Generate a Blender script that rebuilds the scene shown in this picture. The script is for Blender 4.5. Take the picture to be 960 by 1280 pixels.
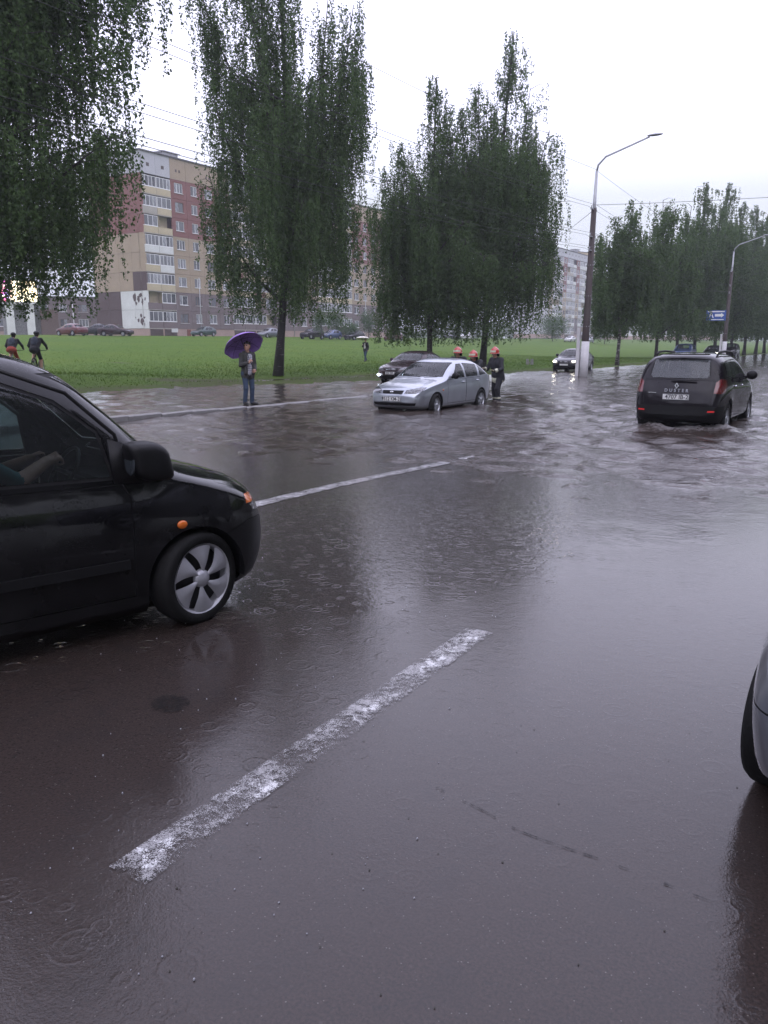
import bpy, bmesh, math, random
import numpy as np
from mathutils import Vector, Matrix
R = math.radians
random.seed(7); RNG = np.random.default_rng(11)
scene = bpy.context.scene
for o in list(bpy.data.objects): bpy.data.objects.remove(o)
COL = scene.collection

# ------------------------------------------------------------------ camera
CAMH = 1.72; FPX = 1000.0
PIT = math.atan(213/FPX); YAW = math.atan(640/math.hypot(FPX, 213))
cam = bpy.data.objects.new('camera', bpy.data.cameras.new('camera')); COL.objects.link(cam)
cam.data.sensor_fit = 'VERTICAL'; cam.data.sensor_height = 36; cam.data.lens = 36*FPX/1280
cam.data.clip_start = 0.05; cam.data.clip_end = 3000
cam.location = (0, 0, CAMH); cam.rotation_euler = (math.pi/2-PIT, 0, YAW)
scene.camera = cam
FW = np.array([-math.sin(YAW)*math.cos(PIT), math.cos(YAW)*math.cos(PIT), -math.sin(PIT)])
RT = np.array([math.cos(YAW), math.sin(YAW), 0.0]); UP = np.cross(RT, FW)
def ray(u, v): return FW + RT*(u-480)/FPX - UP*(v-640)/FPX
def at_z(u, v, z):
    d = ray(u, v); return np.array([0, 0, CAMH]) + d*((z-CAMH)/d[2])
def at_x(u, v, X):
    d = ray(u, v); return np.array([0, 0, CAMH]) + d*(X/d[0])
def at_d(u, v, depth): return np.array([0, 0, CAMH]) + ray(u, v)*depth

# ------------------------------------------------------------------ sky, sun, exposure
world = bpy.data.worlds.new('World'); scene.world = world; world.use_nodes = True
wn = world.node_tree.nodes; wl = world.node_tree.links; wn.clear()
SUN_EL, SUN_ROT = R(48), R(150)
wo = wn.new('ShaderNodeOutputWorld'); bg = wn.new('ShaderNodeBackground'); bg.inputs[1].default_value = 0.1
sky = wn.new('ShaderNodeTexSky'); sky.sky_type = 'NISHITA'; sky.sun_disc = False
sky.sun_elevation = SUN_EL; sky.sun_rotation = SUN_ROT; sky.air_density = 1.0; sky.dust_density = 4.0; sky.ozone_density = 2.0
hs = wn.new('ShaderNodeHueSaturation'); hs.inputs['Saturation'].default_value = 0.35; wl.new(sky.outputs[0], hs.inputs['Color'])
tc = wn.new('ShaderNodeTexCoord'); sx = wn.new('ShaderNodeSeparateXYZ'); wl.new(tc.outputs['Generated'], sx.inputs[0])
cr = wn.new('ShaderNodeValToRGB'); wl.new(sx.outputs['Z'], cr.inputs[0])
cr.color_ramp.elements[0].position = 0.0; cr.color_ramp.elements[0].color = (0.72, 0.77, 0.89, 1)
cr.color_ramp.elements[1].position = 0.55; cr.color_ramp.elements[1].color = (1.74, 1.72, 2.26, 1)
e_ = cr.color_ramp.elements.new(0.16); e_.color = (0.88, 0.92, 1.04, 1); e_ = cr.color_ramp.elements.new(0.25); e_.color = (1.50, 1.50, 1.88, 1)
sc = wn.new('ShaderNodeVectorMath'); sc.operation = 'MULTIPLY'; sc.inputs[1].default_value = (1, 1, 2.6); wl.new(tc.outputs['Generated'], sc.inputs[0])
nz = wn.new('ShaderNodeTexNoise'); nz.inputs['Scale'].default_value = 1.7; nz.inputs['Detail'].default_value = 5; wl.new(sc.outputs[0], nz.inputs['Vector'])
mr = wn.new('ShaderNodeMapRange'); wl.new(nz.outputs[0], mr.inputs[0]); mr.inputs[1].default_value = 0.3; mr.inputs[2].default_value = 0.7; mr.inputs[3].default_value = 10.0; mr.inputs[4].default_value = 11.6
vm = wn.new('ShaderNodeVectorMath'); vm.operation = 'SCALE'; wl.new(cr.outputs[0], vm.inputs[0]); wl.new(mr.outputs[0], vm.inputs['Scale'])
mx = wn.new('ShaderNodeMix'); mx.data_type = 'RGBA'; mx.inputs[0].default_value = 0.9
wl.new(hs.outputs[0], mx.inputs[6]); wl.new(vm.outputs[0], mx.inputs[7]); wl.new(mx.outputs[2], bg.inputs[0]); wl.new(bg.outputs[0], wo.inputs[0])
sun = bpy.data.objects.new('sun', bpy.data.lights.new('sun', 'SUN')); COL.objects.link(sun)
sun.data.energy = 0.5; sun.data.angle = R(60); sun.data.color = (1.0, 0.97, 0.94)
sun.rotation_euler = (math.pi/2-SUN_EL, 0, math.pi-SUN_ROT)
scene.view_settings.view_transform = 'Standard'; scene.view_settings.look = 'None'
scene.view_settings.exposure = 0.0; scene.view_settings.gamma = 1.0; scene.view_settings.use_curve_mapping = False
scene.render.engine = 'CYCLES'

# ------------------------------------------------------------------ helpers
def tag(o, label=None, cat=None, group=None, kind=None):
    for k, v in (('label', label), ('category', cat), ('group', group), ('kind', kind)):
        if v: o[k] = v
    return o
def empty(name, loc=(0, 0, 0), rz=0.0, label=None, cat=None, group=None):
    o = bpy.data.objects.new(name, None); COL.objects.link(o); o.location = loc; o.rotation_euler = (0, 0, rz)
    o.empty_display_size = 0.2
    return tag(o, label, cat, group)
def link(name, me, mats, parent=None):
    if not isinstance(mats, (list, tuple)): mats = [mats]
    if not me.materials:
        for m in mats: me.materials.append(M[m] if isinstance(m, str) else m)
    o = bpy.data.objects.new(name, me); COL.objects.link(o); o.parent = parent
    return o
def copy_tree(o, parent=None):
    c = o.copy(); COL.objects.link(c); c.parent = parent
    for ch in o.children: copy_tree(ch, c)
    return c
def mesh_np(name, v, f, mi=None, smooth=False):
    v = np.asarray(v, np.float32); f = np.asarray(f, np.int32); k = f.shape[1]
    me = bpy.data.meshes.new(name)
    me.vertices.add(len(v)); me.vertices.foreach_set('co', v.ravel())
    me.loops.add(f.size); me.loops.foreach_set('vertex_index', f.ravel())
    me.polygons.add(len(f)); me.polygons.foreach_set('loop_start', np.arange(0, f.size, k, dtype=np.int32))
    if mi is not None: me.polygons.foreach_set('material_index', np.asarray(mi, np.int32))
    me.polygons.foreach_set('use_smooth', np.full(len(f), smooth))
    me.update(calc_edges=True); me.validate()
    return me
def sstep(x): x = np.clip(x, 0, 1); return x*x*(3-2*x)
def pchip(pts):
    xs = np.array([p[0] for p in pts], float); ys = np.array([p[1] for p in pts], float)
    h = np.diff(xs); d = np.diff(ys)/h; m = np.zeros(len(xs)); m[0] = d[0]; m[-1] = d[-1]
    for i in range(1, len(xs)-1):
        if d[i-1]*d[i] > 0:
            w1 = 2*h[i]+h[i-1]; w2 = h[i]+2*h[i-1]; m[i] = (w1+w2)/(w1/d[i-1]+w2/d[i])
    def fn(x):
        x = np.clip(np.asarray(x, float), xs[0], xs[-1]); i = np.clip(np.searchsorted(xs, x)-1, 0, len(xs)-2)
        t = (x-xs[i])/h[i]; t2 = t*t; t3 = t2*t
        return (2*t3-3*t2+1)*ys[i]+(t3-2*t2+t)*h[i]*m[i]+(-2*t3+3*t2)*ys[i+1]+(t3-t2)*h[i]*m[i+1]
    return fn
class MB:
    def __init__(s): s.v = []; s.f = []; s.m = []; s.mi = 0; s.sm = []; s.smooth = False
    def _add(s, vs, fs):
        b = len(s.v); s.v += [tuple(map(float, q)) for q in vs]
        for f in fs: s.f.append([b+i for i in f]); s.m.append(s.mi); s.sm.append(s.smooth)
        return s
    def box(s, c, d, rz=0.0, M4=None):
        x, y, z = d[0]/2, d[1]/2, d[2]/2
        P = [(-x, -y, -z), (x, -y, -z), (x, y, -z), (-x, y, -z), (-x, -y, z), (x, -y, z), (x, y, z), (-x, y, z)]
        if M4 is not None: P = [M4 @ Vector(p) for p in P]
        elif rz:
            cs, sn = math.cos(rz), math.sin(rz); P = [(p[0]*cs-p[1]*sn, p[0]*sn+p[1]*cs, p[2]) for p in P]
        P = [(p[0]+c[0], p[1]+c[1], p[2]+c[2]) for p in P]
        return s._add(P, [(0, 3, 2, 1), (4, 5, 6, 7), (0, 1, 5, 4), (1, 2, 6, 5), (2, 3, 7, 6), (3, 0, 4, 7)])
    def tube(s, pts, rad, n=8, cap=True):
        pts = [Vector(p) for p in pts]; k = len(pts)
        if not hasattr(rad, '__len__'): rad = [rad]*k
        vs = []; up0 = None
        for i, p in enumerate(pts):
            t = (pts[min(i+1, k-1)]-pts[max(i-1, 0)]).normalized()
            if up0 is None: up0 = t.orthogonal().normalized()
            a = (up0 - t*up0.dot(t))
            a = a.normalized() if a.length > 1e-6 else t.orthogonal().normalized()
            up0 = a; b = t.cross(a)
            for j in range(n):
                an = 2*math.pi*j/n; vs.append(p+(a*math.cos(an)+b*math.sin(an))*rad[i])
        fs = [(i*n+j, i*n+(j+1) % n, (i+1)*n+(j+1) % n, (i+1)*n+j) for i in range(k-1) for j in range(n)]
        if cap: fs += [tuple(range(n-1, -1, -1)), tuple((k-1)*n+j for j in range(n))]
        sm = s.smooth; s.smooth = True; s._add(vs, fs); s.smooth = sm
        return s
    def lathe(s, prof, n=24, c=(0, 0, 0), axis='z', cap=False):
        vs = []
        for (r, h) in prof:
            for j in range(n):
                a = 2*math.pi*j/n; x, y = r*math.cos(a), r*math.sin(a)
                q = (x, y, h) if axis == 'z' else ((h, x, y) if axis == 'x' else (y, h, x))
                vs.append((q[0]+c[0], q[1]+c[1], q[2]+c[2]))
        k = len(prof); fs = [(i*n+j, i*n+(j+1) % n, (i+1)*n+(j+1) % n, (i+1)*n+j) for i in range(k-1) for j in range(n)]
        if cap: fs += [tuple(range(n-1, -1, -1)), tuple((k-1)*n+j for j in range(n))]
        return s._add(vs, fs)
    def sphere(s, c, r, n=12, m=8):
        if not hasattr(r, '__len__'): r = (r, r, r)
        vs = [(c[0], c[1], c[2]-r[2])]
        for i in range(1, m):
            a = math.pi*i/m
            for j in range(n):
                b = 2*math.pi*j/n; vs.append((c[0]+r[0]*math.sin(a)*math.cos(b), c[1]+r[1]*math.sin(a)*math.sin(b), c[2]-r[2]*math.cos(a)))
        vs.append((c[0], c[1], c[2]+r[2])); fs = []
        for j in range(n): fs.append((0, 1+(j+1) % n, 1+j)); fs.append((len(vs)-1, 1+(m-2)*n+j, 1+(m-2)*n+(j+1) % n))
        for i in range(m-2):
            for j in range(n): fs.append((1+i*n+j, 1+i*n+(j+1) % n, 1+(i+1)*n+(j+1) % n, 1+(i+1)*n+j))
        sm = s.smooth; s.smooth = True; s._add(vs, fs); s.smooth = sm
        return s
    def prism(s, poly, d0, d1, axis='y'):
        def q(a, b, d): return (a, d, b) if axis == 'y' else ((d, a, b) if axis == 'x' else (a, b, d))
        n = len(poly); vs = [q(a, b, d0) for a, b in poly]+[q(a, b, d1) for a, b in poly]
        fs = [tuple(range(n)), tuple(range(2*n-1, n-1, -1))]+[(i, i+n, (i+1) % n+n, (i+1) % n) for i in range(n)]
        return s._add(vs, fs)
    def mesh(s, name, fix=True):
        me = bpy.data.meshes.new(name); me.from_pydata(s.v, [], s.f)
        me.polygons.foreach_set('material_index', s.m); me.polygons.foreach_set('use_smooth', s.sm)
        if fix:
            bm = bmesh.new(); bm.from_mesh(me); bmesh.ops.recalc_face_normals(bm, faces=bm.faces); bm.to_mesh(me); bm.free()
        me.update(); return me
    def build(s, name, mats, parent=None, loc=None):
        o = link(name, s.mesh(name), mats, parent)
        if loc is not None: o.location = loc
        return o

# ------------------------------------------------------------------ materials
M = {}
class NT:
    def __init__(s, name):
        s.mat = bpy.data.materials.new(name); s.mat.use_nodes = True; s.t = s.mat.node_tree; s.n = s.t.nodes
        s.b = s.n['Principled BSDF']; s.out = s.n['Material Output']; M[name] = s.mat
    def new(s, typ, **kw):
        nd = s.n.new(typ)
        for k, v in kw.items(): setattr(nd, k, v)
        return nd
    def set(s, nd, **kw):
        for k, v in kw.items(): s.inp(nd, k.replace('_', ' '), v)
        return nd
    def inp(s, nd, k, v):
        sock = nd.inputs[k]
        if isinstance(v, bpy.types.NodeSocket): s.t.links.new(v, sock)
        else: sock.default_value = v
    def coord(s, kind='Object', scale=None):
        c = s.new('ShaderNodeTexCoord').outputs[kind]
        if scale is None: return c
        m = s.new('ShaderNodeVectorMath', operation='MULTIPLY'); s.inp(m, 0, c)
        m.inputs[1].default_value = scale if hasattr(scale, '__len__') else (scale,)*3
        return m.outputs[0]
    def noise(s, vec, scale, detail=3, rough=0.55, dist=0.0):
        n = s.new('ShaderNodeTexNoise'); s.inp(n, 'Vector', vec); n.inputs['Scale'].default_value = scale
        n.inputs['Detail'].default_value = detail; n.inputs['Roughness'].default_value = rough; n.inputs['Distortion'].default_value = dist
        return n.outputs[0]
    def math(s, op, a, b=0.0, c=None):
        m = s.new('ShaderNodeMath', operation=op); s.inp(m, 0, a); s.inp(m, 1, b)
        if c is not None: s.inp(m, 2, c)
        return m.outputs[0]
    def map(s, v, a, b, c=0.0, d=1.0, smooth=False):
        m = s.new('ShaderNodeMapRange'); s.inp(m, 0, v)
        if smooth: m.interpolation_type = 'SMOOTHSTEP'
        for i, x in zip((1, 2, 3, 4), (a, b, c, d)): s.inp(m, i, x)
        return m.outputs[0]
    def mix(s, f, a, b):
        m = s.new('ShaderNodeMix', data_type='RGBA'); s.inp(m, 0, f)
        for i, x in ((6, a), (7, b)):
            s.inp(m, i, x if isinstance(x, bpy.types.NodeSocket) else (x[0], x[1], x[2], 1))
        return m.outputs[2]
    def bump(s, h, strength=0.3, dist=0.01, normal=None):
        b = s.new('ShaderNodeBump'); b.inputs['Strength'].default_value = strength; b.inputs['Distance'].default_value = dist
        s.inp(b, 'Height', h)
        if normal is not None: s.inp(b, 'Normal', normal)
        return b.outputs[0]
def c4(c): return (c[0], c[1], c[2], 1)
def simple(name, col, rough=0.6, var=0.25, scale=6.0, bump=0.15, bscale=40.0, metal=0.0, coat=0.0, spec=0.5, dirt=None, **kw):
    t = NT(name); co = t.coord()
    n = t.noise(co, scale, 4)
    c = t.mix(t.map(n, 0.3, 0.7), tuple(x*(1-var) for x in col), tuple(min(1, x*(1+var)) for x in col))
    if dirt: c = t.mix(t.map(t.noise(co, scale*0.35, 6, 0.65), 0.5, 0.72, 0, dirt[3]), c, dirt[:3])
    t.inp(t.b, 'Base Color', c); t.inp(t.b, 'Roughness', t.map(n, 0.2, 0.8, rough*0.85, min(1, rough*1.15)))
    t.b.inputs['Metallic'].default_value = metal; t.b.inputs['Coat Weight'].default_value = coat; t.b.inputs['Coat Roughness'].default_value = 0.06
    t.b.inputs['Specular IOR Level'].default_value = spec
    if bump: t.inp(t.b, 'Normal', t.bump(t.noise(co, bscale, 3), bump, 0.01))
    for k, v in kw.items(): t.b.inputs[k.replace('_', ' ')].default_value = v
    return t.mat
def emit(name, col, strength):
    t = NT(name); co = t.coord(); n = t.noise(co, 30, 2)
    t.inp(t.b, 'Base Color', c4(tuple(min(1, x) for x in col))); t.inp(t.b, 'Emission Color', c4(col))
    t.inp(t.b, 'Emission Strength', t.map(n, 0.2, 0.8, strength*0.85, strength*1.15)); t.b.inputs['Roughness'].default_value = 0.3
def paint(name, col, metal=0.0, rough=0.3, flake=0.0, drops=0.25, spec=0.5, ior=1.45):
    t = NT(name); co = t.coord()
    c = t.mix(t.map(t.noise(co, 2.2, 5, 0.6), 0.35, 0.75), col, tuple(x*0.8+0.012 for x in col))
    t.inp(t.b, 'Base Color', c); t.b.inputs['Metallic'].default_value = metal; t.inp(t.b, 'Roughness', t.map(t.noise(co, 5, 4), 0.3, 0.7, rough, rough+0.12))
    t.b.inputs['Coat Weight'].default_value = 1.0; t.b.inputs['Coat Roughness'].default_value = 0.05; t.b.inputs['Coat IOR'].default_value = ior; t.b.inputs['Specular IOR Level'].default_value = spec
    v = t.new('ShaderNodeTexVoronoi'); v.inputs['Scale'].default_value = 90; t.inp(v, 'Vector', co)
    dr = t.map(v.outputs['Distance'], 0.12, 0.34, 1, 0, True)
    dr = t.math('MULTIPLY', dr, t.map(t.noise(co, 8, 2), 0.45, 0.6))
    t.inp(t.b, 'Coat Normal', t.bump(dr, drops, 0.004))
    return t.mat
def glass(name, tint=(0.25, 0.3, 0.3), trans=0.75, rough=0.02, drops=0.15, film=1.0):
    t = NT(name); co = t.coord()
    v = t.new('ShaderNodeTexVoronoi'); v.inputs['Scale'].default_value = 70; t.inp(v, 'Vector', co)
    dr = t.math('MULTIPLY', t.map(v.outputs['Distance'], 0.1, 0.32, 1, 0, True), t.map(t.noise(co, 7, 2), 0.42, 0.6))
    nb = t.bump(dr, drops, 0.004); gl = t.new('ShaderNodeBsdfGlossy'); gl.inputs['Roughness'].default_value = rough; t.inp(gl, 'Normal', nb)
    df = t.new('ShaderNodeBsdfDiffuse'); t.inp(df, 'Color', t.mix(t.noise(co, 6, 3), tuple(film*x for x in (0.08, 0.09, 0.095)), tuple(film*x for x in (0.16, 0.17, 0.18))))
    tr = t.new('ShaderNodeBsdfTransparent'); t.inp(tr, 'Color', t.mix(t.noise(co, 3, 2), tint, tuple(x*1.1 for x in tint)))
    m = t.new('ShaderNodeMixShader'); fr = t.new('ShaderNodeFresnel'); fr.inputs['IOR'].default_value = 1.5
    m0 = t.new('ShaderNodeMixShader'); m0.inputs[0].default_value = 1-trans; t.inp(m0, 1, tr.outputs[0]); t.inp(m0, 2, df.outputs[0])
    t.inp(m, 0, fr.outputs[0]); t.inp(m, 1, m0.outputs[0]); t.inp(m, 2, gl.outputs[0]); t.inp(t.out, 'Surface', m.outputs[0])
    return t.mat

# ------------------------------------------------------------------ ground materials
WATER_Z = -0.05
def rings(t, vec, scale, freq, thr, jit=1.0):
    v = t.new('ShaderNodeTexVoronoi', voronoi_dimensions='2D'); t.inp(v, 'Vector', vec); v.inputs['Scale'].default_value = scale; v.inputs['Randomness'].default_value = jit
    s = t.new('ShaderNodeSeparateColor'); t.inp(s, 0, v.outputs['Color'])
    d = v.outputs['Distance']
    rad = t.map(s.outputs[0], 0, 1, 0.10, 0.40); wd = 1.6/freq
    def ringat(k):
        q = t.math('DIVIDE', t.math('SUBTRACT', d, t.math('MULTIPLY', rad, k)), wd); return t.math('POWER', 2.718, t.math('MULTIPLY', t.math('MULTIPLY', q, q), -1.0))
    ring_ = t.math('ADD', ringat(1.0), t.math('MULTIPLY', ringat(0.55), t.map(s.outputs[1], 0, 1, -.2, .9)))
    msk = t.math('GREATER_THAN', s.outputs[2], thr)
    return t.math('MULTIPLY', ring_, msk)
def asphalt(name, film_nodes=True):
    t = NT(name); co = t.coord(); sp = t.new('ShaderNodeSeparateXYZ'); t.inp(sp, 0, co); X, Y = sp.outputs[0], sp.outputs[1]
    agg = t.noise(co, 95, 3, 0.7); big = t.noise(co, 0.55, 5, 0.6); mid = t.noise(co, 5, 4, 0.6)
    c = t.mix(t.map(agg, 0.35, 0.7), (0.006, 0.004, 0.0032), (0.046, 0.029, 0.0225))
    c = t.mix(t.map(big, 0.35, 0.7, 0, 0.7), c, (0.026, 0.0165, 0.0128))
    c = t.mix(t.map(mid, 0.5, 0.75, 0, 0.45), c, (0.013, 0.010, 0.0095))
    c = t.mix(t.map(t.noise(co, 13, 5, 0.75), 0.60, 0.72, 0, 0.75), c, (0.007, 0.006, 0.006)); c = t.mix(t.map(t.noise(co, 42, 3, 0.7), 0.62, 0.74, 0, 0.6), c, (0.060, 0.048, 0.043))
    v = t.new('ShaderNodeTexVoronoi'); t.inp(v, 'Vector', co); v.inputs['Scale'].default_value = 120
    sc_ = t.new('ShaderNodeSeparateColor'); t.inp(sc_, 0, v.outputs['Color'])
    chip = t.math('MULTIPLY', t.math('GREATER_THAN', sc_.outputs[0], 0.968), t.map(v.outputs['Distance'], 0.2, 0.34, 1, 0))
    c = t.mix(t.math('MULTIPLY', chip, 0.7), c, (0.16, 0.145, 0.13))
    t.inp(t.b, 'Base Color', c); t.b.inputs['Roughness'].default_value = 0.75; t.b.inputs['Specular IOR Level'].default_value = 0.25
    t.inp(t.b, 'Normal', t.bump(agg, 0.5, 0.006))
    # standing water film: deeper towards the road centre (negative X) and away from the camera
    warp = t.noise(co, 1.1, 4, 0.6)
    e = t.math('ADD', t.math('MULTIPLY', t.math('ADD', X, 2.3), -0.55), t.math('MULTIPLY', t.math('SUBTRACT', Y, 4.5), 0.16))
    film = t.map(t.math('ADD', e, t.math('MULTIPLY', t.math('SUBTRACT', warp, 0.5), 2.2)), -0.15, 0.5, 0.0, 1.0, True)
    r1 = rings(t, co, 5.5, 42.0, 0.62); r2 = rings(t, co, 10.0, 34.0, 0.60)
    w1 = t.noise(t.coord('Object', (9, 9, 9)), 1.6, 3, 0.6, 0.6)
    w2 = t.noise(t.coord('Object', (14, 22, 14)), 1.7, 3, 0.6, 0.8)
    ringsum = t.math('ADD', t.math('MULTIPLY', r1, 0.55), t.math('MULTIPLY', r2, 0.35))
    far = t.map(Y, 3.5, 7.5, 0.3, 1.7); ringsum = t.math('MULTIPLY', ringsum, t.map(Y, 3.0, 9.0, 1.0, 0.45))
    h = t.math('ADD', t.math('MULTIPLY', ringsum, t.map(film, 0, 1, 0.12, 0.42)), t.math('MULTIPLY', t.math('MULTIPLY', film, far), t.math('ADD', t.math('MULTIPLY', w1, 0.42), t.math('MULTIPLY', w2, 0.27))))
    dry = t.math('MULTIPLY', t.math('SUBTRACT', 1.0, film), t.math('ADD', t.math('MULTIPLY', t.noise(co, 110, 2, 0.7), .105), t.math('MULTIPLY', t.noise(co, 14, 4, .65), 0.22)))
    h = t.math('ADD', h, dry)
    t.b.inputs['Coat Weight'].default_value = 1.0; t.b.inputs['Coat IOR'].default_value = 1.41
    t.inp(t.b, 'Coat Roughness', t.math('ADD', t.map(film, 0, 1, 0.05, 0.02), t.map(t.noise(co, 1.6, 4, .7), .45, .7, 0, .05))); t.inp(t.b, 'Coat Normal', t.bump(h, 0.5, 0.012))
    return t
asphalt('asphalt')
def water_mat():
    t = NT('flood_water'); co = t.coord()
    n1 = t.noise(t.coord('Object', (1.0, 2.0, 1)), 3.2, 4, 0.6, 0.5); n2 = t.noise(t.coord('Object', (1.0, 1.7, 1)), 11, 3, 0.6, 0.7)
    r = t.math('ADD', rings(t, co, 4.5, 38, 0.5), rings(t, co, 8, 32, 0.55))
    calm = t.map(t.noise(co, 0.22, 3), 0.35, 0.62, 0.35, 1.0)
    h = t.math('ADD', t.math('MULTIPLY', calm, t.math('ADD', t.math('MULTIPLY', n1, 0.72), t.math('MULTIPLY', n2, 0.22))), t.math('MULTIPLY', r, 0.032))
    spx = t.new('ShaderNodeSeparateXYZ'); t.inp(spx, 0, co); h = t.math('MULTIPLY', h, t.map(spx.outputs[0], -17.5, -14.6, 0.30, 1.0))
    nrm = t.bump(h, 1.0, 0.05)
    at = t.new('ShaderNodeAttribute', attribute_name='foam')
    fo = t.math('MULTIPLY', t.map(t.math('ADD', at.outputs['Fac'], t.math('MULTIPLY', t.math('SUBTRACT', t.noise(co, 16, 4, 0.7), 0.5), 1.1)), 0.30, 0.85), t.map(at.outputs['Fac'], 0.02, 0.2))
    base = t.mix(t.noise(co, 0.4, 3), (0.036, 0.027, 0.022), (0.052, 0.040, 0.034))
    t.inp(t.b, 'Base Color', base); t.b.inputs['Roughness'].default_value = 0.05; t.b.inputs['IOR'].default_value = 1.33; t.inp(t.b, 'Normal', nrm)
    tr = t.new('ShaderNodeBsdfTransparent'); tr.inputs[0].default_value = (0.55, 0.47, 0.40, 1)
    fr = t.new('ShaderNodeFresnel'); fr.inputs['IOR'].default_value = 1.33; t.inp(fr, 'Normal', nrm)
    m = t.new('ShaderNodeMixShader'); t.inp(m, 0, t.map(fr.outputs[0], 0.0, 0.5, 0.5, 1.0)); t.inp(m, 1, tr.outputs[0]); t.inp(m, 2, t.b.outputs[0])
    df = t.new('ShaderNodeBsdfDiffuse'); t.inp(df, 'Color', t.mix(t.noise(co, 9, 3), (0.14, 0.13, 0.125), (0.34, 0.33, 0.33)))
    m2 = t.new('ShaderNodeMixShader'); t.inp(m2, 0, fo); t.inp(m2, 1, m.outputs[0]); t.inp(m2, 2, df.outputs[0]); t.inp(t.out, 'Surface', m2.outputs[0])
water_mat()
def paint_mat(name='road_paint', wear=0.0):
    t = NT(name); co = t.coord()
    n = t.noise(co, 26, 5, 0.75, 0.4); n2 = t.noise(t.coord('Object', (5, 3, 1)), 1.3, 4, 0.6)
    uv = t.new('ShaderNodeAttribute', attribute_name='edge').outputs['Fac']; gr = t.noise(co, 170, 3, 0.8)
    keep = t.map(t.math('ADD', t.math('ADD', t.math('MULTIPLY', n, .55), t.math('MULTIPLY', gr, .75)), t.math('SUBTRACT', t.math('MULTIPLY', t.math('SUBTRACT', n2, 0.5), 0.55), t.math('MULTIPLY', t.math('POWER', uv, 4.0), .10))), 0.60-wear, 0.70-wear)
    col = t.mix(t.noise(co, 60, 4, 0.7), (0.15, 0.145, 0.145), (0.40, 0.39, 0.39))
    thick = t.map(t.math('SUBTRACT', t.math('ADD', t.noise(co, 9, 5, 0.7, 1.0), t.math('MULTIPLY', n2, 0.35)), t.math('MULTIPLY', uv, .12)), 0.71, 0.745)
    col = t.mix(thick, col, (0.62, 0.62, 0.62))
    t.inp(t.b, 'Base Color', col); t.b.inputs['Roughness'].default_value = 0.5; t.b.inputs['Coat Weight'].default_value = 0.8; t.b.inputs['Coat Roughness'].default_value = 0.1; t.b.inputs['Coat IOR'].default_value = 1.35
    t.inp(t.b, 'Normal', t.bump(t.noise(co, 90, 3), 0.5, 0.005))
    tr = t.new('ShaderNodeBsdfTransparent'); m = t.new('ShaderNodeMixShader'); t.inp(m, 0, keep); t.inp(m, 1, tr.outputs[0]); t.inp(m, 2, t.b.outputs[0]); t.inp(t.out, 'Surface', m.outputs[0])
paint_mat(); paint_mat('fresh_paint', .085)
def grass_mat(name, dry=0.0):
    t = NT(name); co = t.coord()
    a = t.noise(co, 0.18, 4, 0.6); b = t.noise(co, 2.5, 5, 0.7); f = t.noise(t.coord('Object', (1, 1, 1)), 24, 3, 0.7)
    c = t.mix(t.map(b, 0.3, 0.7), (0.044, 0.092, 0.010), (0.084, 0.152, 0.017))
    c = t.mix(t.map(a, 0.4, 0.7, 0, 0.6), c, (0.100, 0.148, 0.014)); c = t.mix(t.map(f, 0.5, 0.8, 0, 0.6), c, (0.024, 0.042, 0.009))
    if not dry:
        at = t.new('ShaderNodeAttribute', attribute_name='mud')
        c = t.mix(t.map(t.math('ADD', at.outputs['Fac'], t.math('MULTIPLY', t.math('SUBTRACT', b, 0.5), 0.8)), 0.35, 0.75), c, (0.075, 0.062, 0.045))
    t.inp(t.b, 'Base Color', c); t.b.inputs['Roughness'].default_value = 0.8; t.b.inputs['Specular IOR Level'].default_value = 0.08
    t.inp(t.b, 'Normal', t.bump(f, 0.8, 0.05))
grass_mat('lawn'); grass_mat('grass_blades', 1)
simple('concrete', (0.20, 0.195, 0.19), 0.55, 0.25, 5, 0.3, 60, coat=0.4)
simple('mud', (0.035, 0.028, 0.02), 0.5, 0.4, 8, 0.4, 30)
simple('tar', (0.012, 0.012, 0.013), 0.3, 0.4, 20, 0.4, 60, coat=0.7)

t = NT('stain'); co = t.coord(); t.inp(t.b, 'Base Color', t.mix(t.noise(co, 40, 3), (0.006, 0.006, 0.006), (0.014, 0.013, 0.013))); t.b.inputs['Roughness'].default_value = 0.6; t.b.inputs['Specular IOR Level'].default_value = .2
tr = t.new('ShaderNodeBsdfTransparent'); m_ = t.new('ShaderNodeMixShader'); t.inp(m_, 0, t.map(t.noise(co, 28, 4, .7), .38, .62, 0, .75)); t.inp(m_, 1, tr.outputs[0]); t.inp(m_, 2, t.b.outputs[0]); t.inp(t.out, 'Surface', m_.outputs[0])

# ------------------------------------------------------------------ ground shapes
kerb_x = pchip([(-30, -15.0), (10, -14.75), (24, -14.6), (34, -14.1), (42, -13.9), (120, -13.9), (400, -13.9)])
lawn_edge = pchip([(-60, -24.6), (20, -24.4), (24, -23.4), (30, -21.0), (44, -18.6), (58, -17.0), (75, -16.3), (400, -16.3)])
def wob(x, y, s=1.0):
    return (np.sin(x*0.9*s+1.3*np.sin(y*0.7*s))+np.sin(y*1.3*s+2.1+1.7*np.sin(x*0.5*s))+0.5*np.sin(2.9*x*s+2.3*y*s))/2.5
def road_z(x, y):
    x = np.asarray(x, float); y = np.asarray(y, float)
    z = -0.2*sstep((y-7.0)/11.0)+0.16*sstep((y-90)/60.0)
    return z - 0.015*sstep((-x-2)/4.0)*(1-sstep((y-5.0)/9.0)) + 0.006*wob(x, y, 0.8)*sstep((y-4)/4)
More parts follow.
